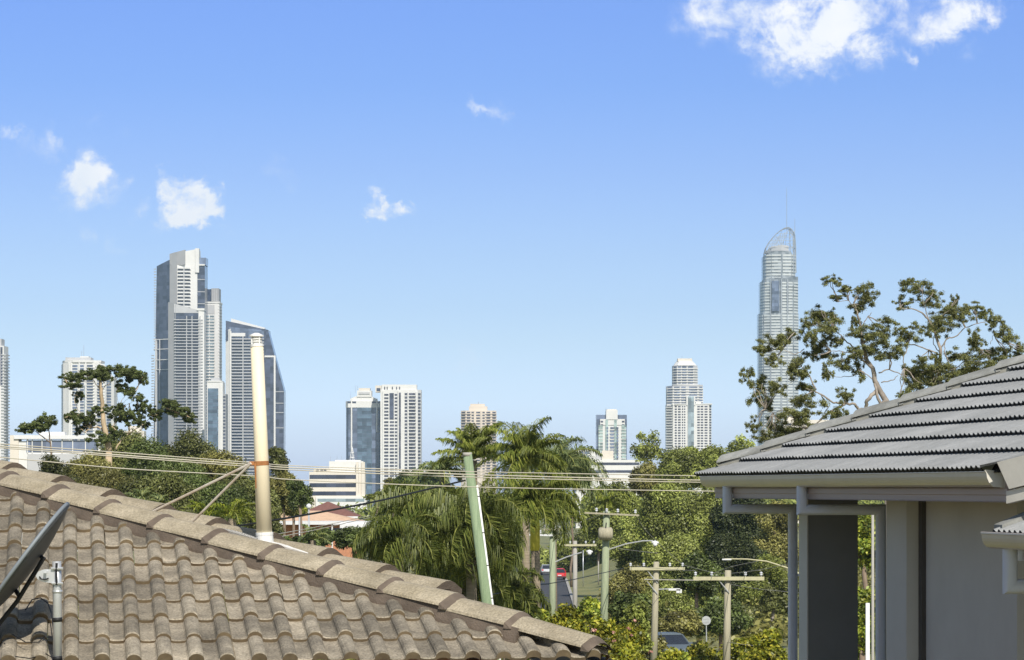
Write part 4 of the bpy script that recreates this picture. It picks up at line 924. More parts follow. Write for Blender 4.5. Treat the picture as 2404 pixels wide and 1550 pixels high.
b2_ = [([(1700, 1000), (1690, 780), (1690, 600), (1640, 450), (1600, 370), (1540, 300), (1480, 270), (1360, 260)], 34, 6), ([(1690, 600), (1740, 520), (1830, 490), (1900, 420), (2000, 390), (2080, 370)], 13, 5), ([(1760, 720), (1720, 620), (1730, 540)], 11, 6), ([(1640, 450), (1700, 330), (1760, 280)], 9, 4), ([(1600, 370), (1560, 230), (1540, 120)], 9, 4), ([(2110, 560), (2140, 480)], 5, 3), ([(1680, 650), (1600, 610), (1500, 570), (1420, 560), (1380, 690), (1390, 760)], 12, 7), ([(1690, 800), (1800, 770), (1900, 700), (2000, 600)], 10, 5), ([(1690, 640), (1640, 560), (1640, 450)], 9, 5)]
def zb(br): return [([(1730 + x / 3.5445, 650 + y / 3.5445) for x, y in pts], w0 / 3.5445, w1 / 3.5445) for pts, w0, w1 in br]
traced_tree('open gum tree with twisting bare limbs rising behind the grey roof, nearer the lattice tower', 80, from_zoom(1730, 650, 3.5445, c1), zb(b1_), 'L_gum', 'gumbark', 2090, 2.4, 1.15, 3, group='gum trees behind the grey roof')
traced_tree('open gum tree rising behind the upper end of the grey roof', 88, from_zoom(1730, 650, 3.5445, c2), zb(b2_), 'L_gum', 'gumbark', 2210, 2.4, 1.15, 4, group='gum trees behind the grey roof')

# left tall gum with layered pads
c3 = [(220, 370, 90, 40), (330, 350, 90, 48), (270, 470, 105, 30), (330, 600, 55, 48), (480, 330, 78, 40), (600, 320, 110, 58), (660, 260, 60, 40), (720, 330, 98, 65), (900, 270, 78, 48), (990, 300, 130, 58), (1080, 340, 105, 65), (1170, 390, 52, 58), (880, 470, 68, 48), (960, 530, 85, 40), (1060, 590, 68, 38), (1150, 630, 65, 38), (580, 790, 68, 40), (690, 775, 55, 35), (300, 840, 60, 38), (200, 880, 32, 38), (380, 910, 85, 55), (520, 900, 78, 48), (450, 980, 68, 48), (360, 1040, 48, 48), (850, 790, 68, 58), (880, 880, 85, 55), (1000, 820, 58, 40), (1060, 860, 88, 58), (1140, 930, 58, 48), (1210, 970, 38, 38), (1120, 755, 58, 32), (1230, 740, 48, 48), (1320, 800, 78, 48), (1350, 870, 48, 40), (1500, 720, 95, 55), (1600, 780, 115, 48), (1720, 850, 85, 48), (1800, 900, 65, 38), (780, 1020, 48, 48), (850, 1080, 75, 48), (640, 1150, 105, 58), (760, 1150, 58, 58), (1000, 970, 28, 22)]
b3_ = [([(745, 1320), (715, 1150), (680, 950), (660, 750), (650, 560), (640, 400)], 84, 38), ([(690, 1080), (600, 1000), (520, 1010), (440, 1080), (390, 1030)], 22, 8), ([(450, 980), (390, 860), (310, 690), (300, 600)], 9, 5), ([(730, 1250), (790, 1000), (880, 850), (890, 720), (960, 590)], 14, 5), ([(890, 720), (860, 640), (850, 560)], 6, 3), ([(890, 730), (1000, 640), (1050, 600)], 5, 3), ([(840, 1300), (900, 1180), (1010, 1080), (1150, 985)], 20, 9), ([(1150, 985), (1300, 860), (1480, 760)], 9, 5), ([(900, 760), (1010, 700), (1110, 660)], 5, 3), ([(650, 560), (560, 420), (480, 350)], 12, 5), ([(650, 520), (760, 430), (900, 340)], 12, 5), ([(560, 420), (400, 420), (200, 430)], 7, 4)]
bb3 = [([(120 + x / 5.5, 820 + y / 5.5) for x, y in pts], w0 / 5.5, w1 / 5.5) for pts, w0, w1 in b3_]
traced_tree('tall gum tree with layered dark foliage pads and pale trunk before the left towers', 180, from_zoom(120, 820, 5.5, c3), bb3, 'L_left', 'paletrunk', 252, 2.7, 3.0, 6, dspread=18, grow=1.42)
traced_tree('small spreading tree top before the low white building at far left', 190, [(75, 1003, 24, 9), (110, 988, 18, 13), (58, 1008, 14, 7), (96, 1000, 20, 9)], [([(120, 1075), (118, 1040), (110, 1000)], 5, 2), ([(118, 1040), (80, 1010)], 3, 1.5)], 'L_left', 'trunk', 122, 3.6, 3.4, 8, name='small_tree', dspread=8)

# trees that stand as a belt, each its own crown
def belt(lst, lm, group, kinds, name='tree', **k):
    for i, (px, pt, w, pb, D) in enumerate(lst):
        k['thin'] = .3 if 'airy' in kinds[i] else 1.0; k['spread'] = .75 if 'airy' in kinds[i] else 1.0
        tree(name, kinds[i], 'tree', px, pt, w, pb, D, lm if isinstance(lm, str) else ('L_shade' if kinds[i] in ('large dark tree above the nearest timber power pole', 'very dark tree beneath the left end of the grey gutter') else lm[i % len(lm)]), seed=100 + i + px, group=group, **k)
LB = [(120, 1078, 110, 1150, 170), (205, 1068, 150, 1165, 176), (300, 1018, 150, 1175, 192), (372, 1013, 160, 1185, 188), (445, 1010, 150, 1190, 196), (515, 1028, 120, 1195, 190), (565, 1075, 90, 1215, 184), (470, 1108, 170, 1240, 160), (380, 1108, 160, 1215, 156), (270, 1110, 160, 1190, 158), (596, 1120, 110, 1240, 172)]
LB = [(a, b - 3, c * 1.3, d + 90, D) for a, b, c, d, D in LB]
belt(LB, ['L_dark', 'L_brown', 'L_dark', 'L_deep'], 'dark trees beyond the left roof', ['low dark tree above the left end of the tiled hip', 'dark round tree below the low white building', 'dark tree at the foot of the tall pale trunked gum', 'dark bushy tree just right of the pale gum trunk', 'dark tree crown covering the foot of the banded left tower', 'tall dark tree between the two left skyscrapers', 'dark tree right beside the cream pipe, left of it', 'brownish tree above the stays of the cream pipe', 'dark low tree above the middle ridge caps', 'low dark tree under the cables at left', 'dark tree behind the cream pipe'], nc=20, leafpx=3.6, cover=2.6)
RB = [(652, 1042, 62, 1120, 205), (664, 1090, 100, 1195, 195), (705, 1112, 70, 1190, 188), (690, 1182, 62, 1222, 200)]
RB = [(a, b, c, d + (25 if b < 1180 else 0), D) for a, b, c, d, D in RB]
belt(RB, ['L_dark', 'L_brown', 'L_deep', 'L_bush'], 'trees right of the cream pipe', ['narrow dark tree top against the banded tower right of the cream pipe', 'dark dense tree right of the cream pipe', 'deep green tree beside the beige office', 'low yellow green bush under the dark trees beside the office'], nc=16, leafpx=3.6, cover=2.8)
CB = [(1524, 1004, 78, 1078, 330), (1598, 1058, 105, 1135, 300), (1655, 1040, 115, 1135, 302), (1737, 1016, 95, 1090, 320), (1712, 1068, 120, 1155, 292), (1528, 1085, 80, 1155, 310), (1345, 1050, 78, 1140, 330), (1450, 1128, 120, 1235, 280), (1560, 1125, 140, 1260, 262), (1655, 1130, 150, 1290, 252), (1745, 1130, 140, 1300, 246), (1822, 1165, 110, 1300, 238), (1600, 1240, 160, 1400, 222), (1720, 1250, 150, 1420, 218), (1802, 1290, 120, 1420, 212), (1505, 1195, 120, 1335, 270), (1405, 1195, 100, 1300, 420), (1490, 1320, 130, 1450, 200), (1585, 1340, 140, 1490, 196), (1665, 1360, 110, 1500, 190), (1340, 1260, 90, 1330, 430), (1270, 1285, 100, 1345, 440), (1420, 1290, 90, 1345, 425)]
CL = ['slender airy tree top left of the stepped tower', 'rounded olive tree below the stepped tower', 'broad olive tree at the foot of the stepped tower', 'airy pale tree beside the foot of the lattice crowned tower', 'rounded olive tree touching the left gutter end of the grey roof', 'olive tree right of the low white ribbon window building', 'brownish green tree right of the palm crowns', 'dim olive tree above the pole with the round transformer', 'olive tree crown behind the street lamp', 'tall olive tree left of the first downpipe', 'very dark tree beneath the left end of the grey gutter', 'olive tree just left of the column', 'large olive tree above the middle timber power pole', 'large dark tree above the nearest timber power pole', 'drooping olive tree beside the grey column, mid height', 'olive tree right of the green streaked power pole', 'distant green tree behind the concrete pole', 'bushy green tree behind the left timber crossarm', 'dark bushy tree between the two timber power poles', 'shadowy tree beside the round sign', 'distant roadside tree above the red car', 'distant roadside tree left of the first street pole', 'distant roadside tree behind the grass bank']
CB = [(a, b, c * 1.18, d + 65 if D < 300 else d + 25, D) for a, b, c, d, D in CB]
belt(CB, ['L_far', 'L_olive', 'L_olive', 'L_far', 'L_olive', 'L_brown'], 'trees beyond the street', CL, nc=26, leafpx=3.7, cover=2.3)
tree('gum_tree', 'small gum with reddish leaning trunk against the grey column', 'tree', 1812, 1375, 95, 1450, 178, 'L_dark', 'gumbark', 55, 14, 4.2, 2.6, 'trees beyond the street')
tree('tree', 'sunlit tree seen through the gap between the grey columns, upper one', 'tree', 2030, 1180, 120, 1380, 120, 'L_bush', 'trunk', 77, 22, 6, 2.6, 'trees in the gap')
tree('tree', 'sunlit tree seen through the gap between the grey columns, lower one', 'tree', 2020, 1360, 130, 1580, 105, 'L_bush', 'trunk', 78, 22, 6, 2.6, 'trees in the gap')
SH = [(760, 1238, 90, 1292, 150), (835, 1232, 110, 1300, 140), (900, 1250, 90, 1330, 130), (690, 1255, 80, 1300, 150), (930, 1160, 90, 1210, 200), (885, 1150, 60, 1180, 300), (965, 1100, 90, 1165, 500), (1020, 1105, 80, 1165, 520), (925, 1118, 60, 1160, 520)]
belt(SH, ['L_deep', 'L_deep', 'L_brown', 'L_deep', 'L_olive', 'L_far'], 'shrubs below the carport', ['dark green shrub below the white carport roof', 'large dark green shrub right of the carport', 'dry dark shrub beyond the ridge caps before the palms', 'dark shrub at the right of the pipe base', 'olive shrub left of the drooping palm', 'small green tree under the beige office corner', 'dim far tree at the foot of the white twin tower', 'dim far tree behind the left palm fronds', 'far tree left of the grey glazed block'], name='shrub', nc=14, leafpx=4.6, cover=2.6)

UN = [(1500, 1405, 120, 1480, 160), (1590, 1430, 120, 1510, 158), (1690, 1400, 130, 1520, 162), (1750, 1420, 120, 1520, 186), (1845, 1430, 90, 1540, 184), (1528, 1474, 80, 1560, 140), (1640, 1300, 120, 1420, 172), (1860, 1320, 80, 1470, 168)]
belt(UN, ['L_dark', 'L_brown', 'L_deep', 'L_dark'], 'undergrowth below the trees', ['dark undergrowth shrub between the green streaked pole and the middle pole', 'dark undergrowth shrub just right of the middle timber pole', 'shadowy undergrowth shrub behind the round sign', 'dark undergrowth shrub right of the nearest timber pole', 'dark undergrowth shrub against the grey column', 'dark low shrub behind the blue grey car', 'dark understorey shrub above the nearest crossarm', 'dark shrub under the curved street lamp arm'], name='shrub', nc=18, leafpx=5.0, cover=2.4)
# flowering hedge shrubs at the bottom
BU = [(1225, 1385, 150, 1600, 84), (1330, 1405, 140, 1620, 80), (1410, 1440, 150, 1640, 74), (1470, 1436, 115, 1640, 78), (1450, 1500, 160, 1680, 66), (1592, 1502, 130, 1680, 86), (1645, 1492, 120, 1660, 124), (1745, 1482, 130, 1640, 126), (1800, 1475, 120, 1640, 98), (1570, 1522, 130, 1680, 72), (1492, 1402, 90, 1560, 118), (1480, 1380, 110, 1480, 120), (1385, 1402, 80, 1480, 140)]
BL = ['dark green drooping shrub beyond the lower ridge caps', 'yellow green shrub behind the end of the tiled hip', 'lime shrub with pink flowers right of the tiled hip end', 'tall lime shrub with pink blossoms by the green streaked pole', 'bright lime shrub at the bottom edge beside the tiled hip end', 'green shrub left of the parked car', 'yellow green shrub below the round sign', 'lime shrub right of the nearest timber pole', 'lime shrub beside the grey column base', 'low lime shrub at the bottom edge right of the middle timber pole', 'dark green shrub left of the middle timber pole', 'dark green shrub at the foot of the green streaked pole', 'small green shrub before the grass bank']
for i, (px, pt, w, pb, D) in enumerate(BU):
    lm = ['L_bush', 'L_lime', 'L_lime', 'L_lime', 'L_lime', 'L_bush', 'L_lime', 'L_lime', 'L_lime', 'L_lime', 'L_olive', 'L_deep', 'L_bush'][i]
    o = tree('flowering_shrub' if i in (2, 3) else 'shrub', BL[i], 'shrub', px, pt, w, pb, D, lm, 'trunk', 300 + i, 30, 6.0, 2.2, 'shrubs along the near fence', spread=.8)
    if i in (2, 3):
        s = D / F; Q = []
        for k in range(8):
            c = P(px + nr.uniform(-.48, .48) * w, pt + nr.uniform(0, .5) * (pb - pt), D) + Vector((0, -w * .40 * s * (1 if k % 2 else .6), 0)); Q.append(leaf_quads(c, (.06, .06, .05), 14, .035, shell=.3, aspect=.8))
        np_mesh('blossom', np.concatenate(Q), 4, M['L_flower'], o)

# low scrub that covers the ground under the trees
Q = []; TT = []
for i in range(620):
    if i % 4: px, D, h_ = nr.uniform(-900, 1170), nr.uniform(100, 330), nr.uniform(1.2, 3.2)
    else: px, D, h_ = nr.uniform(1455, 2300), nr.uniform(164, 300), nr.uniform(1.2, 3.0)
    x = (px - CX) / F * D
    if D > 200 and abs(x - 3) < 6.5: continue
    g_ = gz(x, D); Q.append(leaf_quads((x, D, g_ + h_ * .4), (2.4, 2.4, h_ * .6), 110, .21)); TT.append(np.full(110, nr.uniform(.5, 1.3)))
ug = np_mesh('undergrowth', np.concatenate(Q), 4, M['L_brown'], None, (0, 150, gz(0, 150)), tint=np.concatenate(TT))
tag(ug, 'low dark scrub covering the ground beneath the trees', 'scrub', kind='stuff')
# far belt of trees that reads as one mass
Q = []
for i in range(420):
    x = nr.uniform(-150, 2350); D = nr.uniform(620, 1000); s = D / F; top = HY + (44 if x < 900 else 20) + nr.normal() * 9 + (D - 800) * -.01
    c = P(x, top + 26, D); Q.append(leaf_quads(c, (26 * s, 20 * s, 28 * s), 130, 6.5 * s))
tl = np_mesh('treeline', np.concatenate(Q), 4, M['L_olive'], None, (0, 800, gz(0, 800)))
tag(tl, 'hazy belt of far trees along the foot of the city', 'woods', kind='stuff')

# palms
def frond(origin, az, el, L, droop, leaf, nleaf, fold=.5, w=.016, rs=random, hang=.8):
    """one feather leaf: curved midrib and two ranks of hanging leaflets"""
    n = 14; p = np.array(origin, float); h = np.array([math.cos(az), math.sin(az), 0]); pts = [p.copy()]; tg = []
    e = el
    for i in range(n):
        d = h * math.cos(e) + np.array([0, 0, math.sin(e)]); tg.append(d); p = p + d * L / n; pts.append(p.copy()); e -= droop / n * (0.5 + 1.1 * i / n)
    tg.append(tg[-1]); pts = np.array(pts); tg = np.array(tg)
    t = np.linspace(.10, 1, nleaf); f = t * n; i0 = np.minimum(f.astype(int), n - 1); fr = (f - i0)[:, None]
    pos = pts[i0] * (1 - fr) + pts[i0 + 1] * fr; tan = tg[i0]
    side = np.array([-math.sin(az), math.cos(az), 0]); out = []
    for sg in (-1, 1):
        m = nleaf; jit = nr.normal(size=(m, 3)) * .16
        upv = np.cross(np.tile(side, (m, 1)), tan) * -1
        d1 = sg * side + tan * .55 + upv * fold * nr.uniform(-.3, 1, (m, 1)) + jit; d1 /= np.linalg.norm(d1, axis=1, keepdims=True)
        d2 = d1 * .6 + np.array([0, 0, -hang]) + jit * .5; d2 /= np.linalg.norm(d2, axis=1, keepdims=True)
        ln = (leaf * (np.sin(np.pi * np.clip(t, 0, .97) ** .8) * .75 + .3))[:, None] * nr.uniform(.8, 1.15, (m, 1))
        a = pos; b = a + d1 * ln * .5; c = b + d2 * ln * .5
        wv = np.cross(d1, np.array([0, 0, 1.0])); wv /= (np.linalg.norm(wv, axis=1, keepdims=True) + 1e-6); wv = wv * w + tan * w * .7
        out.append(np.stack([a - wv * .5, b - wv, b + wv, a + wv * .5], 1)); out.append(np.stack([b - wv, c, c, b + wv], 1)[:, [0, 1, 3, 3]])
    return np.concatenate(out), pts
def palm(label, px, py, D, Lpx, n, lm, seed, leafr=.32, droop=1.9, elr=(-.3, 1.25), shaft=None, hang=.9, nleaf=84, w=1.0, tr=.16, azs=None, group='feather palms between the roofs'):
    rs = random.Random(seed); s = D / F; c = P(px, py, D); g = gz(c.x, D); o = thing('palm_tree', label, 'palm', (c.x, D, g), group); L = Lpx * s
    for i in range(n):
        az = azs[i] if azs and i < len(azs) else 2 * math.pi * (i * .382 + rs.uniform(-.06, .06)); el = elr[0] + (elr[1] - elr[0]) * ((i + .5) / n) + rs.uniform(-.12, .12)
        lq, pts = frond(c + Vector((rs.uniform(-2, 2) * s, rs.uniform(-2, 2) * s, rs.uniform(-4, 4) * s)), az, el, L * rs.uniform(.8, 1.1), droop * rs.uniform(.75, 1.2), L * leafr, nleaf, .5, w * s, rs, hang)
        fo = np_mesh('frond', lq, 4, M[lm], o)
        mb = MB(); mb.tube([tuple(p) for p in pts[::2]], [2.2 * s * (1 - k / 9) + .4 * s for k in range(len(pts[::2]))], 5); mb.build('midrib', M['midrib'], fo)
    mb = MB(); mb.tube([(c.x + .1, D, g - .2), (c.x + .05, D, (g + c.z) / 2), (c.x, D, c.z - 6 * s)], [tr * 1.25, tr, tr * .85], 10); mb.build('trunk', M['palmtrunk'], o, True)
    if shaft:
        mb = MB(); mb.tube([c - Vector((0, 0, shaft * s)), c - Vector((0, 0, shaft * .5 * s)), c], [tr * 1.0, tr * 1.05, tr * .55], 12); mb.build('crownshaft', M['shaft'], o, True)
    return o
palm('palm with one tall dark upright frond beside the top of the leaning green pole', 1112, 1075, 112, 105, 20, 'L_palm', 1, droop=.9, elr=(.1, 1.55))
palm('palm with spiky upright crown in the middle of the palm cluster', 1232, 1082, 105, 125, 28, 'L_palm', 2, droop=1.35, elr=(-.3, 1.5))
palm('palm with wide arching fronds right of the spiky crown', 1298, 1095, 150, 145, 26, 'L_palmb', 3, droop=1.8, elr=(-.2, 1.2))
palm('palm with yellow crownshaft and long fronds drooping over the street poles', 1256, 1188, 92, 150, 28, 'L_palm', 4, shaft=105, droop=2.0, elr=(-.1, 1.2))
palm('palm with short bluish fronds left of the green pole top', 1040, 1105, 118, 82, 12, 'L_palmb', 5, droop=1.9, elr=(.0, 1.2))
palm('large weeping palm left of the leaning green pole', 1010, 1215, 82, 175, 32, 'L_palmd', 6, leafr=.42, droop=2.3, elr=(-.3, 1.3), hang=1.5, nleaf=96)
palm('large weeping palm directly behind the leaning green pole', 1105, 1240, 78, 185, 32, 'L_palmd', 7, leafr=.42, droop=2.3, elr=(-.3, 1.3), hang=1.5, nleaf=96)
palm('low weeping palm beyond the ridge caps at the left of the palm cluster', 935, 1275, 76, 140, 22, 'L_palmd', 8, leafr=.45, droop=2.3, elr=(-.2, 1.3), hang=1.5, nleaf=90)
palm('low weeping palm at the foot of the leaning green pole', 1085, 1350, 82, 165, 30, 'L_palmd', 9, leafr=.45, droop=2.2, elr=(-.2, 1.35), hang=1.5, nleaf=96)
palm('low weeping palm right of the leaning green pole', 1190, 1395, 84, 120, 24, 'L_palmd', 12, leafr=.45, droop=2.2, elr=(-.1, 1.3), hang=1.4, nleaf=84)
palm('small bright palm left of the cream pipe base', 545, 1212, 92, 75, 12, 'L_palmy', 10, droop=1.7, elr=(.1, 1.35), nleaf=34)
palm('small bright palm between the two pipe stays', 480, 1208, 96, 52, 10, 'L_palmy', 11, droop=1.4, elr=(.3, 1.4), nleaf=30)
palm('pale small palm tip above the ridge caps left of the stays', 332, 1178, 110, 48, 9, 'L_palmb', 13, droop=1.3, elr=(.4, 1.4), nleaf=30)
palm('pale small palm tip right beside another above the ridge caps', 378, 1180, 112, 36, 8, 'L_palmb', 14, droop=1.3, elr=(.4, 1.4), nleaf=30)
palm('distant palm above the crossarm of the pole with round transformer', 1425, 1180, 240, 62, 13, 'L_palmy', 15, droop=1.6, elr=(.0, 1.2), nleaf=30, group='distant palms')
palm('distant grey palm below the carport', 735, 1262, 140, 50, 11, 'L_palmb', 16, droop=1.6, elr=(.1, 1.3), nleaf=30, group='distant palms')
# ------------------------------------------------------------ street: poles, cables, cars, sign
def pole(label, px, py, D, wpx, m, pxb=None, pyb=None, arms=(), brace=False, lamp=None, drum=None, cap=None, group='timber power poles', extra=None):
    s = D / F; top = P(px, py, D); g = gz(top.x, D)
    if pxb is None: base = Vector((top.x, D, g))
    else:
        q = P(pxb, pyb, D); k = (g - top.z) / (q.z - top.z); base = top + (q - top) * k
    o = thing('power_pole', label, 'pole', base, group); r = wpx / 2 * s
    mb = MB(); mb.tube([base - Vector((0, 0, .2)), base.lerp(top, .5), top], [r * 1.18, r * 1.06, r * .92], 14); mb.build('post', M[m], o, True)
    for (ay, x0, x1, th, am, ins, tilt) in arms:
        a, b = P(x0, ay + tilt, D) - Vector((0, r + .06, 0)), P(x1, ay - tilt, D) - Vector((0, r + .06, 0)); d = b - a
        mb = MB(); mb.box((a + b) / 2, d / 2, Vector((0, .055, 0)), Vector((0, 0, th / 2 * s))); arm = mb.build('crossarm', M[am], o)
        for ix in ins:
            f = (ix - x0) / (x1 - x0); p = a + d * f + Vector((0, 0, th / 2 * s)); mb = MB()
            mb.tube([p, p + Vector((0, 0, .06)), p + Vector((0, 0, .065)), p + Vector((0, 0, .10)), p + Vector((0, 0, .105)), p + Vector((0, 0, .17)), p + Vector((0, 0, .21))], [.014, .014, .062, .062, .045, .07, .022], 10)
            mb.build('insulator', M['ceramic'], arm)
        if brace:
            mb = MB(); f = P(px - 22, ay + 4, D) - Vector((0, r + .02, 0)); mb.tube([f, P(px + 2, ay + 34, D) - Vector((0, r + .02, 0))], .025, 6); mb.build('brace', M['galv'], arm)
    if lamp:
        pts, hd = lamp
        mb = MB(); mb.tube([P(x, y, D) for x, y in pts], 1.6 * s, 6); la = mb.build('lamp_arm', M['galv'], o)
        if hd:
            mb = MB(); p = P(*hd, D); mb.tube([p + Vector((-.16, 0, .02)), p + Vector((.0, 0, .03)), p + Vector((.16, 0, 0))], [.05, .085, .045], 10); mb.tube([p, p - Vector((0, 0, .10)), p - Vector((0, 0, .16))], [.10, .105, .05], 12); mb.build('lamp_head', M['tin'], la, True)
    if drum:
        x, y, rp = drum; c = P(x, y, D) - Vector((0, r + .16, 0)); mb = MB(); mb.tube([c - Vector((rp * s, 0, 0)), c - Vector((rp * .8 * s, 0, 0)), c + Vector((rp * .8 * s, 0, 0)), c + Vector((rp * s, 0, 0))], [rp * .6 * s, rp * .9 * s, rp * .9 * s, rp * .6 * s], 14)
        mb.build('transformer', M['timber'], o, True); mb = MB(); mb.tube([c + Vector((.02, -.16, .12)), c + Vector((.02, -.16, -.2))], .05, 8); mb.tube([c + Vector((.03, -.14, .5)), c + Vector((.0, -.14, .25)), c + Vector((.05, -.1, -.1))], .03, 6); mb.build('bushing', M['gutterd'], o)
    if extra: extra(o, base, top, r, s)
    return o

def conduit(o, base, top, r, s):
    mb = MB(); off = Vector((r * 1.12, -.02, 0)); a = top + (base - top) * .09; mb.tube([a + off, (top + (base - top) * .5) + off * 1.04, base + off * 1.1], .028, 10)
    c = mb.build('conduit', M['pvc'], o, True); mb = MB()
    for k in (.12, .22, .31, .40):
        p = top + (base - top) * k; mb.tube([p + off * 1.03 - Vector((0, 0, .012)), p + off * 1.03 + Vector((0, 0, .012))], .032, 10)
    mb.build('strap', M['gutterd'], c)
    mb = MB(); mb.tube([top - Vector((0, 0, .09)), top + Vector((0, 0, .004))], r * .96, 14); mb.build('weathered_top', M['concrete'], o, True)
pole('thick leaning green treated pole with white conduit beyond the tiled roof', 1097, 1063, 72, 23, 'timberg', 1144, 1425, extra=conduit)
pole('lichened power pole with doubled crossarms left of the road', 1297, 1240, 143, 14.5, 'timbergl', arms=((1243, 1276, 1318, 4, 'timber', (1280, 1290, 1305, 1314), 0), (1256, 1224, 1300, 4, 'tin', (1232, 1268), -1)), lamp=(((1302, 1320), (1330, 1308), (1366, 1297)), (1384, 1296)))
pole('slim pale concrete pole with sloping crossarm beside the road', 1350, 1270, 178, 10.5, 'concrete', arms=((1280, 1313, 1400, 4.6, 'arm', (1322, 1338, 1375, 1394), 0),))
pole('green streaked power pole with round transformer and curved street lamp', 1424, 1200, 126, 17, 'timbergl', pxb=1419, pyb=1420, arms=((1207, 1372, 1500, 4, 'timber', (1400, 1424, 1450, 1491), -3),), lamp=(((1430, 1290), (1470, 1277), (1510, 1270), (1533, 1270)), (1538, 1275)), drum=(1421, 1253, 17))
def nearlamp(o, base, top, r, s):
    mb = MB(); mb.tube([P(1545, 1384, 135), P(1576, 1383, 135)], .035, 6); la = mb.build('lamp_arm', M['galv'], o)
    mb = MB(); mb.box(P(1583, 1384, 135), (.28, 0, 0), (0, .1, 0), (0, 0, .05)); mb.box(P(1594, 1388, 135), (.13, 0, 0), (0, .1, 0), (0, 0, .09)); mb.build('lamp_head', M['tin'], la)
pole('middle timber power pole with pale crossarm and small box lamp', 1541, 1319, 135, 14.5, 'timber', pxb=1536, pyb=1505, arms=((1335, 1478, 1607, 7, 'arm', (1480, 1511, 1572, 1602), 0), (1361, 1512, 1640, 2, 'concrete', (), -1)), brace=True, extra=nearlamp)
pole('nearest timber power pole with broad pale crossarm left of the grey column', 1709, 1339, 120, 16, 'timber', pxb=1706, pyb=1550, arms=((1358, 1627, 1793, 8.5, 'arm', (1632, 1670, 1749, 1786), 0),), brace=True)
o = thing('street_lamp', 'curved street lamp arm reaching out from behind the grey column', 'street lamp', (P(1905, HY, 110).x, 110, gz(10, 110)))
mb = MB(); mb.tube([P(1905, 1700, 110), P(1905, 1400, 110), P(1895, 1356, 110), P(1850, 1334, 110), P(1800, 1318, 110), P(1755, 1313, 110), P(1701, 1312.5, 110)], [.09, .07, .05, .03, .028, .026, .03], 8); mb.build('lamp_post', M['arm'], o, True)
mb = MB(); mb.box(P(1706, 1313.5, 110), (.18, 0, 0), (0, .07, 0), (0, 0, .025)); mb.build('lamp_head', M['tin'], o)
def thin_pole(name, label, px, pt, D, w, m, head=None, pb=None):
    a = P(px, pt, D); g = gz(a.x, D); o = thing(name, label, 'pole', (a.x, D, g), 'thin posts')
    mb = MB(); mb.tube([(a.x, D, g), a], [w * 1.2, w], 8); mb.build('post', M[m], o, True)
    if head:
        mb = MB(); p = a; mb.tube([p, p + Vector((0, 0, .06)), p + Vector((0, 0, .2)), p + Vector((0, 0, .28))], [.05, .14, .14, .04], 10); mb.build('lamp_head', M['tin'], o, True)
    return o
thin_pole('lamp_post', 'slim lamp post with white globe right of the cream pipe', 725, 1195, 150, .045, 'galv', True)
thin_pole('post', 'slim grey post next to the globe lamp', 703, 1212, 150, .04, 'galv')
thin_pole('post', 'thin sign post on the far road verge', 1369, 1292, 330, .05, 'galv'); thin_pole('post', 'short pale post on the grass bank', 1405, 1318, 330, .06, 'concrete')
thin_pole('post', 'white post in the gap between the grey columns', 2037, 1416, 60, .045, 'pvc')
thin_pole('post', 'tall pale post behind the second downpipe', 2049, 1200, 62, .03, 'concrete')
# round sign
a = P(1658, 1457, 150); o = thing('round_sign', 'round grey sign seen from behind among the shrubs', 'sign', (a.x, 150, gz(a.x, 150)))
mb = MB(); mb.tube([(a.x + .03, 150, gz(a.x, 150)), a], .03, 8); mb.build('post', M['galv'], o)
mb = MB(); mb.tube([a - Vector((0, .06, 0)), a - Vector((0, .045, 0))], .24, 28); mb.build('sign_plate', M['galv'], o)
for y in (-.1, .1):
    mb = MB(); mb.box(a + Vector((0, -.07, y)), (.16, 0, 0), (0, .006, 0), (0, 0, .015)); mb.build('sign_bracket', M['galv'], o)

# cables
def cable(label, pts, w, m, group, sag=0, name='power_line', cat='cable'):
    mb = MB(); P3 = [P(x, y, d) for x, y, d in pts]; fine = []
    # Catmull-Rom through the traced points
    for i in range(len(P3) - 1):
        p0, p1, p2, p3 = P3[max(i - 1, 0)], P3[i], P3[i + 1], P3[min(i + 2, len(P3) - 1)]
        for k in range(8):
            t = k / 8; fine.append(.5 * ((2 * p1) + (p2 - p0) * t + (2 * p0 - 5 * p1 + 4 * p2 - p3) * t * t + (3 * p1 - p0 - 3 * p2 + p3) * t ** 3))
    fine.append(P3[-1]); mb.tube(fine, w, 6)
    return tag(mb.build(name, M[m], None, True, loc=P3[0]), label, cat, group)
g4 = 'cables strung across the view'
cable('uppermost of the pale cables crossing the view', [(-60, 1038, 48), (300, 1064, 48), (600, 1087, 49), (700, 1094, 49), (1090, 1107, 50), (1500, 1115, 52), (1668, 1118, 53)], .0085, 'wire', g4)
cable('second pale cable from the top, just under the first', [(-60, 1043, 48), (300, 1070, 48), (600, 1092, 49), (700, 1099, 49), (1090, 1114, 50), (1500, 1125, 52), (1668, 1128, 53)], .0115, 'wire', g4)
cable('third pale cable from the top, paired with the second', [(-60, 1047, 48.3), (300, 1074, 48.3), (600, 1097, 49.3), (700, 1104, 49.3), (1090, 1120, 50), (1500, 1130, 52), (1668, 1133, 53)], .0095, 'wire', g4)
cable('lowest of the four long pale cables crossing the view', [(-60, 1068, 47), (90, 1082, 47), (300, 1101, 47), (600, 1118, 48), (700, 1127, 48), (1090, 1143, 49), (1500, 1151, 51), (1720, 1154, 52)], .009, 'wire', g4)
cable('thick black cable sloping from the cream pipe up to the green pole', [(540, 1238, 60), (700, 1212, 62), (880, 1178, 66), (1000, 1150, 70), (1092, 1128, 71.8)], .022, 'wireblk', 'black service cables')
cable('dark thin cable sloping past the green streaked pole', [(1130, 1402, 75), (1240, 1378, 90), (1350, 1360, 105), (1464, 1334, 130)], .016, 'wireblk', 'black service cables')
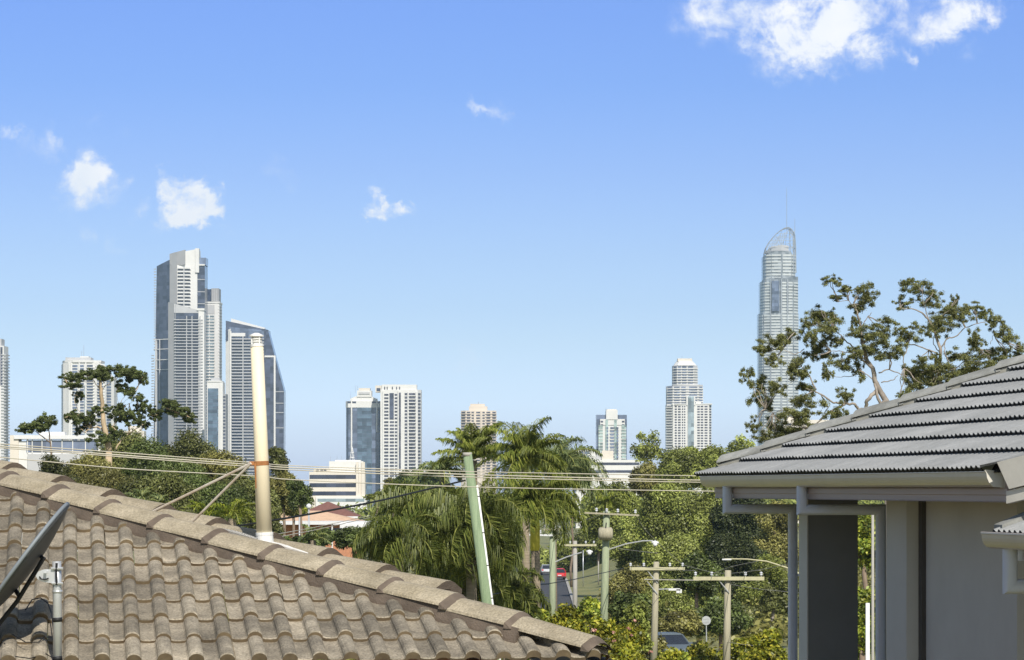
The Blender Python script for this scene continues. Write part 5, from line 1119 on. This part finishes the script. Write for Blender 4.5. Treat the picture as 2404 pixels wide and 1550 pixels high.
cable('upper of two pale wires sloping right of the pipe base', [(640, 1256, 60), (760, 1234, 75), (900, 1204, 100)], .009, 'wire', 'pale service wires'); cable('lower of two pale wires sloping right of the pipe base', [(640, 1264, 58), (760, 1240, 75), (900, 1208, 100)], .010, 'wire', 'pale service wires')
gsp = 'thin spans between the street poles'
for lab, pts in (('wire span leaving the left insulator of the nearest crossarm', [(1632, 1340, 120), (1560, 1336, 127), (1480, 1328, 135)]), ('wire span leaving the right insulator of the nearest crossarm', [(1786, 1339, 120), (1690, 1346, 127), (1602, 1326, 135)]), ('wire from the nearest crossarm to the curved lamp', [(1670, 1348, 120), (1720, 1330, 114), (1790, 1316, 110)]), ('wire span from the nearest crossarm towards the grey column', [(1749, 1343, 120), (1800, 1335, 112), (1880, 1318, 100)]), ('wire span low across the shrubs beside the nearest pole', [(1706, 1508, 120), (1790, 1518, 112), (1880, 1524, 104)]), ('wire span below the crossarm beside the nearest pole', [(1712, 1372, 120), (1790, 1384, 112), (1880, 1392, 100)]), ('wire span from the street lamp pole to the middle pole', [(1491, 1204, 126), (1520, 1250, 128), (1602, 1326, 135)]), ('thin wire span above the road between two street poles', [(1305, 1236, 143), (1370, 1222, 134), (1424, 1203, 126)]), ('wire span from concrete pole to transformer pole', [(1394, 1276, 178), (1410, 1262, 150), (1420, 1240, 126)]), ('pale wire span across the olive trees below the grey gutter', [(1450, 1288, 126), (1490, 1293, 118), (1543, 1299, 110)])):
    cable(lab, pts, .011, 'wire' if 'pale' in lab or 'span low' in lab else 'concrete', gsp)

# cars
def car(label, px, pyb, D, paint, yaw=0.0, group=None):
    b = P(px, pyb, D); g = gz(b.x, D) + .02; o = thing('parked_car', label, 'car', (b.x, D, g), group)
    c, s_ = math.cos(yaw), math.sin(yaw)
    def w(x, y, z): return Vector((b.x + x * c - y * s_, D + x * s_ + y * c, g + z))
    # rear faces the viewer: y from -2.1 (tail) to 2.1 (nose)
    prof = [(-2.1, .35), (-2.12, .62), (-2.05, .92), (-1.9, .98), (1.0, .98), (1.95, .80), (2.1, .6), (2.08, .35)]
    mb = MB(); n = len(prof)
    for hw, k in ((.86, 0), (.80, 1)): pass
    L_, R_ = [w(-.86 if 0 < i < n - 1 else -.8, y, z) for i, (y, z) in enumerate(prof)], [w(.86 if 0 < i < n - 1 else .8, y, z) for i, (y, z) in enumerate(prof)]
    mb.hexa(L_, R_); body = mb.build('body', M[paint], o)
    mb = MB(); mb.hexa([w(-.82, -1.95, .97), w(.82, -1.95, .97), w(.82, 1.0, .97), w(-.82, 1.0, .97)], [w(-.64, -1.5, 1.46), w(.64, -1.5, 1.46), w(.64, .1, 1.46), w(-.64, .1, 1.46)]); cab = mb.build('window', M['carglass'], o)
    mb = MB(); mb.hexa([w(-.66, -1.55, 1.45), w(.66, -1.55, 1.45), w(.66, .15, 1.45), w(-.66, .15, 1.45)], [w(-.58, -1.35, 1.53), w(.58, -1.35, 1.53), w(.58, 0, 1.53), w(-.58, 0, 1.53)])
    for sx in (-1, 1):
        for (y0, z0, y1, z1) in ((-1.95, .97, -1.5, 1.46), (1.0, .97, .1, 1.46), (-.5, .97, -.55, 1.46)):
            mb.tube([w(sx * .82, y0, z0), w(sx * .65, y1, z1)], .04, 5)
    mb.build('roof', M[paint], o)
    for sx in (-1, 1):
        for y in (-1.3, 1.35):
            mb = MB(); mb.tube([w(sx * .68, y, .31), w(sx * .88, y, .31)], .31, 18); wh = mb.build('wheel', M['black'], o); mb = MB(); mb.tube([w(sx * .86, y, .31), w(sx * .89, y, .31)], .19, 12); mb.build('rim', M['galv'], wh)
        mb = MB(); mb.box(w(sx * .70, -2.1, .80), (.12 * c, .12 * s_, 0), (-.03 * s_, .03 * c, 0), (0, 0, .10)); mb.build('tail_light', M['lampred'], body)
        mb = MB(); mb.box(w(sx * .66, 2.05, .70), (.14 * c, .14 * s_, 0), (-.03 * s_, .03 * c, 0), (0, 0, .07)); mb.build('headlight', M['galv'], body)
        mb = MB(); mb.box(w(sx * .95, .75, 1.02), (.09 * c, .09 * s_, 0), (0, .05, 0), (0, 0, .07)); mb.build('wing_mirror', M[paint], body)
    mb = MB(); mb.box(w(0, -2.13, .64), (.24 * c, .24 * s_, 0), (-.01 * s_, .01 * c, 0), (0, 0, .06)); mb.build('number_plate', M['tin'], body)
    mb = MB(); mb.box(w(0, -2.12, .45), (.8 * c, .8 * s_, 0), (-.04 * s_, .04 * c, 0), (0, 0, .07)); mb.build('bumper', M['gutterd'], body)
    return o
car('red car with pale roof driving away behind the lichened pole', 1311, 1362, 372, 'red', .06)
car('silver car ahead of the red car on the far road', 1283, 1350, 405, 'silver', .06)
car('blue grey car half hidden by shrubs beside the middle timber pole', 1573, 1520, 152, 'bluecar', .22 + math.pi)

# ------------------------------------------------------------ ground, road
def sheet(name, fx, ys, half, z_off, m, kind='structure', cols=2):
    vs, fs = [], []
    for y in ys:
        for k in range(cols):
            x = fx(y) + (k / (cols - 1) * 2 - 1) * half; vs.append((x, y, gz(x, y) + z_off))
    for i in range(len(ys) - 1):
        for k in range(cols - 1):
            a = i * cols + k; fs.append((a, a + 1, a + cols + 1, a + cols))
    mb = MB(); mb.add(vs, fs); return tag(mb.build(name, M[m], None), kind=kind)
xs = [-5200, -2600, -1300, -600, -300, -150, -80, -40, -20] + [x * 1.0 for x in range(-14, 30, 1)] + [34, 40, 60, 100, 200, 400, 800, 1600, 3000, 5200]
ys = [-150, -60, 0, 40, 80, 120, 160, 200] + list(range(220, 560, 8)) + [580, 620, 680, 760, 860, 960, 1050, 1400, 2000, 3000, 4500, 5800]
vs = [(x, y, gz(x, y)) for y in ys for x in xs]; nx = len(xs)
mb = MB(); mb.add(vs, [(j * nx + i, j * nx + i + 1, (j + 1) * nx + i + 1, (j + 1) * nx + i) for j in range(len(ys) - 1) for i in range(nx - 1)])
tag(mb.build('ground', M['soil'], None, True), kind='structure')
cxs = [(100, -1.5), (150, 0), (215, 1.2), (260, 2.0), (370, 3.4), (450, 2.6), (600, -6), (700, -18)]
def road_x(y):
    for (a, xa), (b, xb) in zip(cxs[:-1], cxs[1:]):
        if a <= y <= b: t = (y - a) / (b - a); return xa + (xb - xa) * t
    return cxs[-1][1]
yr = list(range(100, 701, 10))
sheet('road', road_x, yr, 3.6, .06, 'asphalt', cols=9)
for sg, nm in ((1, 'kerb'), (-1, 'kerb')):
    mb = MB(); mb.extrude([(road_x(y) + sg * 3.72, y, gz(road_x(y) + sg * 3.72, y)) for y in yr], [(-.15, -.1), (.15, -.1), (.15, .20), (-.15, .20)], (1, 0, 0), Z); tag(mb.build(nm, M['concrete'], None), kind='structure')
# ------------------------------------------------------------ sky, sun, air, camera
SUN_AZ, SUN_EL = rad(14.5), rad(44)      # azimuth measured from straight behind the camera, towards the right
sd = Vector((math.sin(SUN_AZ) * math.cos(SUN_EL), -math.cos(SUN_AZ) * math.cos(SUN_EL), math.sin(SUN_EL)))
ld = bpy.data.lights.new('sun', 'SUN'); ld.energy = 4.4; ld.angle = rad(.53); ld.color = (1.0, .95, .865)
lo = bpy.data.objects.new('sun', ld); C.objects.link(lo); lo.rotation_euler = sd.to_track_quat('Z', 'Y').to_euler(); lo.location = (0, -60, 90)
W = bpy.data.worlds.new('World'); bpy.context.scene.world = W; W.use_nodes = True
nt = W.node_tree; N = nt.nodes; L = nt.links; N.clear()
out = N.new('ShaderNodeOutputWorld'); bg = N.new('ShaderNodeBackground'); L.new(bg.outputs[0], out.inputs[0]); bg.inputs[1].default_value = SKY_STRENGTH
sky = N.new('ShaderNodeTexSky'); sky.sky_type = 'NISHITA'; sky.sun_disc = False; sky.sun_elevation = SUN_EL; sky.sun_rotation = math.atan2(sd.x, sd.y)
sky.altitude = 0; sky.air_density = 1.0; sky.dust_density = .6; sky.ozone_density = 1.6
tc = N.new('ShaderNodeTexCoord'); sp = N.new('ShaderNodeSeparateXYZ'); L.new(tc.outputs['Generated'], sp.inputs[0])
def math_(op, a, b=None, c=None, clamp=False):
    n = N.new('ShaderNodeMath'); n.operation = op; n.use_clamp = clamp
    for i, v in enumerate((a, b, c)):
        if v is None: continue
        if isinstance(v, (int, float)): n.inputs[i].default_value = v
        else: L.new(v, n.inputs[i])
    return n.outputs[0]
# gentle colour grade of the sky by elevation
gr_ = N.new('ShaderNodeValToRGB'); L.new(math_('MULTIPLY', sp.outputs['Z'], 2.5), gr_.inputs[0])
for i, (pos, col) in enumerate(SKY_GRADE):
    e = gr_.color_ramp.elements[i] if i < 2 else gr_.color_ramp.elements.new(pos)
    e.position = pos; e.color = (*col, 1)
mx = N.new('ShaderNodeMix'); mx.data_type = 'RGBA'; mx.blend_type = 'MULTIPLY'; mx.inputs[0].default_value = 1.0
fw = N.new('ShaderNodeMapRange'); fw.interpolation_type = 'SMOOTHSTEP'; L.new(sp.outputs['Y'], fw.inputs[0]); fw.inputs[1].default_value = .35; fw.inputs[2].default_value = .92
gm = N.new('ShaderNodeMix'); gm.data_type = 'RGBA'; gm.inputs[6].default_value = (*SKY_BACK, 1); L.new(fw.outputs[0], gm.inputs[0]); L.new(gr_.outputs[0], gm.inputs[7])
L.new(sky.outputs[0], mx.inputs[6]); L.new(gm.outputs[2], mx.inputs[7])
# clouds: soft blobs fixed to compass directions, broken up by noise
yy = math_('MAXIMUM', sp.outputs['Y'], .02); u = math_('DIVIDE', sp.outputs['X'], yy); v = math_('DIVIDE', sp.outputs['Z'], yy)
cv = N.new('ShaderNodeCombineXYZ'); L.new(u, cv.inputs[0]); L.new(v, cv.inputs[1])
def noise(scale, detail, rough, off):
    mp = N.new('ShaderNodeMapping'); L.new(cv.outputs[0], mp.inputs[0]); mp.inputs['Location'].default_value = (off, off * .7, 0)
    n = N.new('ShaderNodeTexNoise'); n.inputs['Scale'].default_value = scale; n.inputs['Detail'].default_value = detail; n.inputs['Roughness'].default_value = rough; n.inputs['Distortion'].default_value = .25
    L.new(mp.outputs[0], n.inputs['Vector']); return n
nA = noise(80, 9, .63, 3.1); nB = noise(120, 6, .6, 8.3); nC = noise(48, 3, .5, 15.7)
sub = N.new('ShaderNodeVectorMath'); sub.operation = 'SUBTRACT'; L.new(nB.outputs['Color'], sub.inputs[0]); sub.inputs[1].default_value = (.5, .5, .5)
scl = N.new('ShaderNodeVectorMath'); scl.operation = 'SCALE'; L.new(sub.outputs[0], scl.inputs[0]); scl.inputs['Scale'].default_value = .019
wp = N.new('ShaderNodeVectorMath'); wp.operation = 'ADD'; L.new(cv.outputs[0], wp.inputs[0]); L.new(scl.outputs[0], wp.inputs[1])
#  (photo column, row, half width, half height, strength)
BL_ = [(1640, 40, 70, 60, .62), (1700, 20, 80, 50, .55), (1740, 70, 50, 50, .5), (1880, 40, 120, 90, 1.05), (1830, 110, 75, 80, .75), (1990, 40, 120, 80, .95), (1940, 110, 110, 60, .8), (2060, 105, 70, 50, .6), (1870, 160, 70, 36, .42), (2100, 10, 60, 50, .5), (2260, 20, 90, 50, .95), (2190, 75, 70, 36, .7), (2320, 30, 45, 40, .55), (2130, 130, 14, 26, .4), (2280, 118, 24, 16, .28),
       (22, 305, 22, 26, .5), (90, 345, 52, 34, .42), (125, 340, 22, 44, .36), (205, 395, 40, 46, .72), (225, 435, 66, 50, .8), (175, 455, 40, 42, .6), (400, 445, 34, 46, 1.1), (445, 470, 66, 58, 1.5), (478, 485, 38, 44, 1.2), (420, 515, 60, 26, .6), (330, 505, 24, 34, .4), (372, 535, 16, 22, .28), (205, 550, 18, 42, .34), (272, 575, 20, 22, .36), (440, 410, 20, 14, .5),
       (880, 478, 28, 26, 1.0), (905, 494, 34, 20, 1.1), (938, 502, 34, 14, 1.0), (1122, 252, 22, 26, .5), (1150, 262, 40, 18, .5), (1190, 285, 18, 20, .4), (650, 390, 30, 26, .26), (680, 435, 22, 26, .24), (1090, 840, 70, 34, .16), (1120, 862, 90, 16, .16), (215, 280, 30, 20, .22), (288, 312, 22, 20, .2), (540, 535, 30, 20, .18), (220, 735, 60, 30, .12)]
acc = None
for (x, y, rx, ry, st) in BL_:
    s_ = N.new('ShaderNodeVectorMath'); s_.operation = 'SUBTRACT'; L.new(wp.outputs[0], s_.inputs[0]); s_.inputs[1].default_value = ((x - CX) / F, (HY - y) / F, 0)
    m_ = N.new('ShaderNodeVectorMath'); m_.operation = 'MULTIPLY'; L.new(s_.outputs[0], m_.inputs[0]); m_.inputs[1].default_value = (F / (rx * 1.35), F / (ry * 1.35), 0)
    d_ = N.new('ShaderNodeVectorMath'); d_.operation = 'LENGTH'; L.new(m_.outputs[0], d_.inputs[0])
    b_ = math_('MULTIPLY', math_('SUBTRACT', 1.0, d_.outputs['Value'], clamp=True), st * (1.75 if st > .65 else 1.55))
    acc = b_ if acc is None else math_('ADD', acc, b_)
front = N.new('ShaderNodeMapRange'); L.new(sp.outputs['Y'], front.inputs[0]); front.inputs[1].default_value = .05; front.inputs[2].default_value = .2
acc = math_('MULTIPLY', math_('MINIMUM', acc, 1.7), front.outputs[0])
na = N.new('ShaderNodeMapRange'); L.new(nA.outputs['Fac'], na.inputs[0]); na.inputs[1].default_value = .34; na.inputs[2].default_value = .66; na.inputs[3].default_value = .25; na.inputs[4].default_value = 1.55
den = math_('MULTIPLY', acc, na.outputs[0])
mr = N.new('ShaderNodeMapRange'); mr.interpolation_type = 'SMOOTHSTEP'; L.new(den, mr.inputs[0]); mr.inputs[1].default_value = .03; mr.inputs[2].default_value = 1.85; mr.inputs[4].default_value = .97
cr = N.new('ShaderNodeValToRGB'); L.new(nC.outputs['Fac'], cr.inputs[0])
k = 1 / SKY_STRENGTH
cr.color_ramp.elements[0].position = .3; cr.color_ramp.elements[0].color = (CLOUD[0] * .88, CLOUD[1] * .92, CLOUD[2] * .97, 1)
cr.color_ramp.elements[1].position = .65; cr.color_ramp.elements[1].color = (*CLOUD, 1)
sc_ = N.new('ShaderNodeVectorMath'); sc_.operation = 'SCALE'; L.new(cr.outputs[0], sc_.inputs[0]); sc_.inputs['Scale'].default_value = k
mc = N.new('ShaderNodeMix'); mc.data_type = 'RGBA'; L.new(mr.outputs[0], mc.inputs[0]); L.new(mx.outputs[2], mc.inputs[6]); L.new(sc_.outputs[0], mc.inputs[7])
L.new(mc.outputs[2], bg.inputs[0])

# thin sea air over the whole scene
m, hn, ho = new_mat('haze_air'); pv = hn.nodes.new('ShaderNodeVolumePrincipled'); hn.links.new(pv.outputs[0], ho.inputs['Volume'])
pv.inputs['Color'].default_value = (.55, .79, 1.0, 1); pv.inputs['Density'].default_value = HAZE; pv.inputs['Anisotropy'].default_value = .0
mb = MB(); mb.ab(-5400, 5400, -220, 6000, -1, 420)
hz = mb.build('haze', m, None); tag(hz, kind='stuff', label='thin pale sea haze over the suburb and the city', cat='haze')

cam = bpy.data.cameras.new('camera'); co = bpy.data.objects.new('camera', cam); C.objects.link(co)
co.location = (0, 0, CZ); co.rotation_euler = (math.pi / 2, 0, 0); cam.sensor_width = 36; cam.lens = F * 36 / 2404
cam.shift_y = (HY - 775) / 2404; cam.shift_x = (1202 - CX) / 2404; cam.clip_start = .2; cam.clip_end = 20000
sc = bpy.context.scene; sc.camera = co
sc.view_settings.view_transform = 'Standard'; sc.view_settings.look = 'None'; sc.view_settings.exposure = EXPOSURE; sc.view_settings.gamma = 1.0
sc.view_settings.use_curve_mapping = False
sc.cycles.use_denoising = True; sc.cycles.max_bounces = 6; sc.cycles.diffuse_bounces = 3; sc.cycles.transmission_bounces = 3; sc.cycles.volume_bounces = 0
sc.cycles.sample_clamp_indirect = 8.0
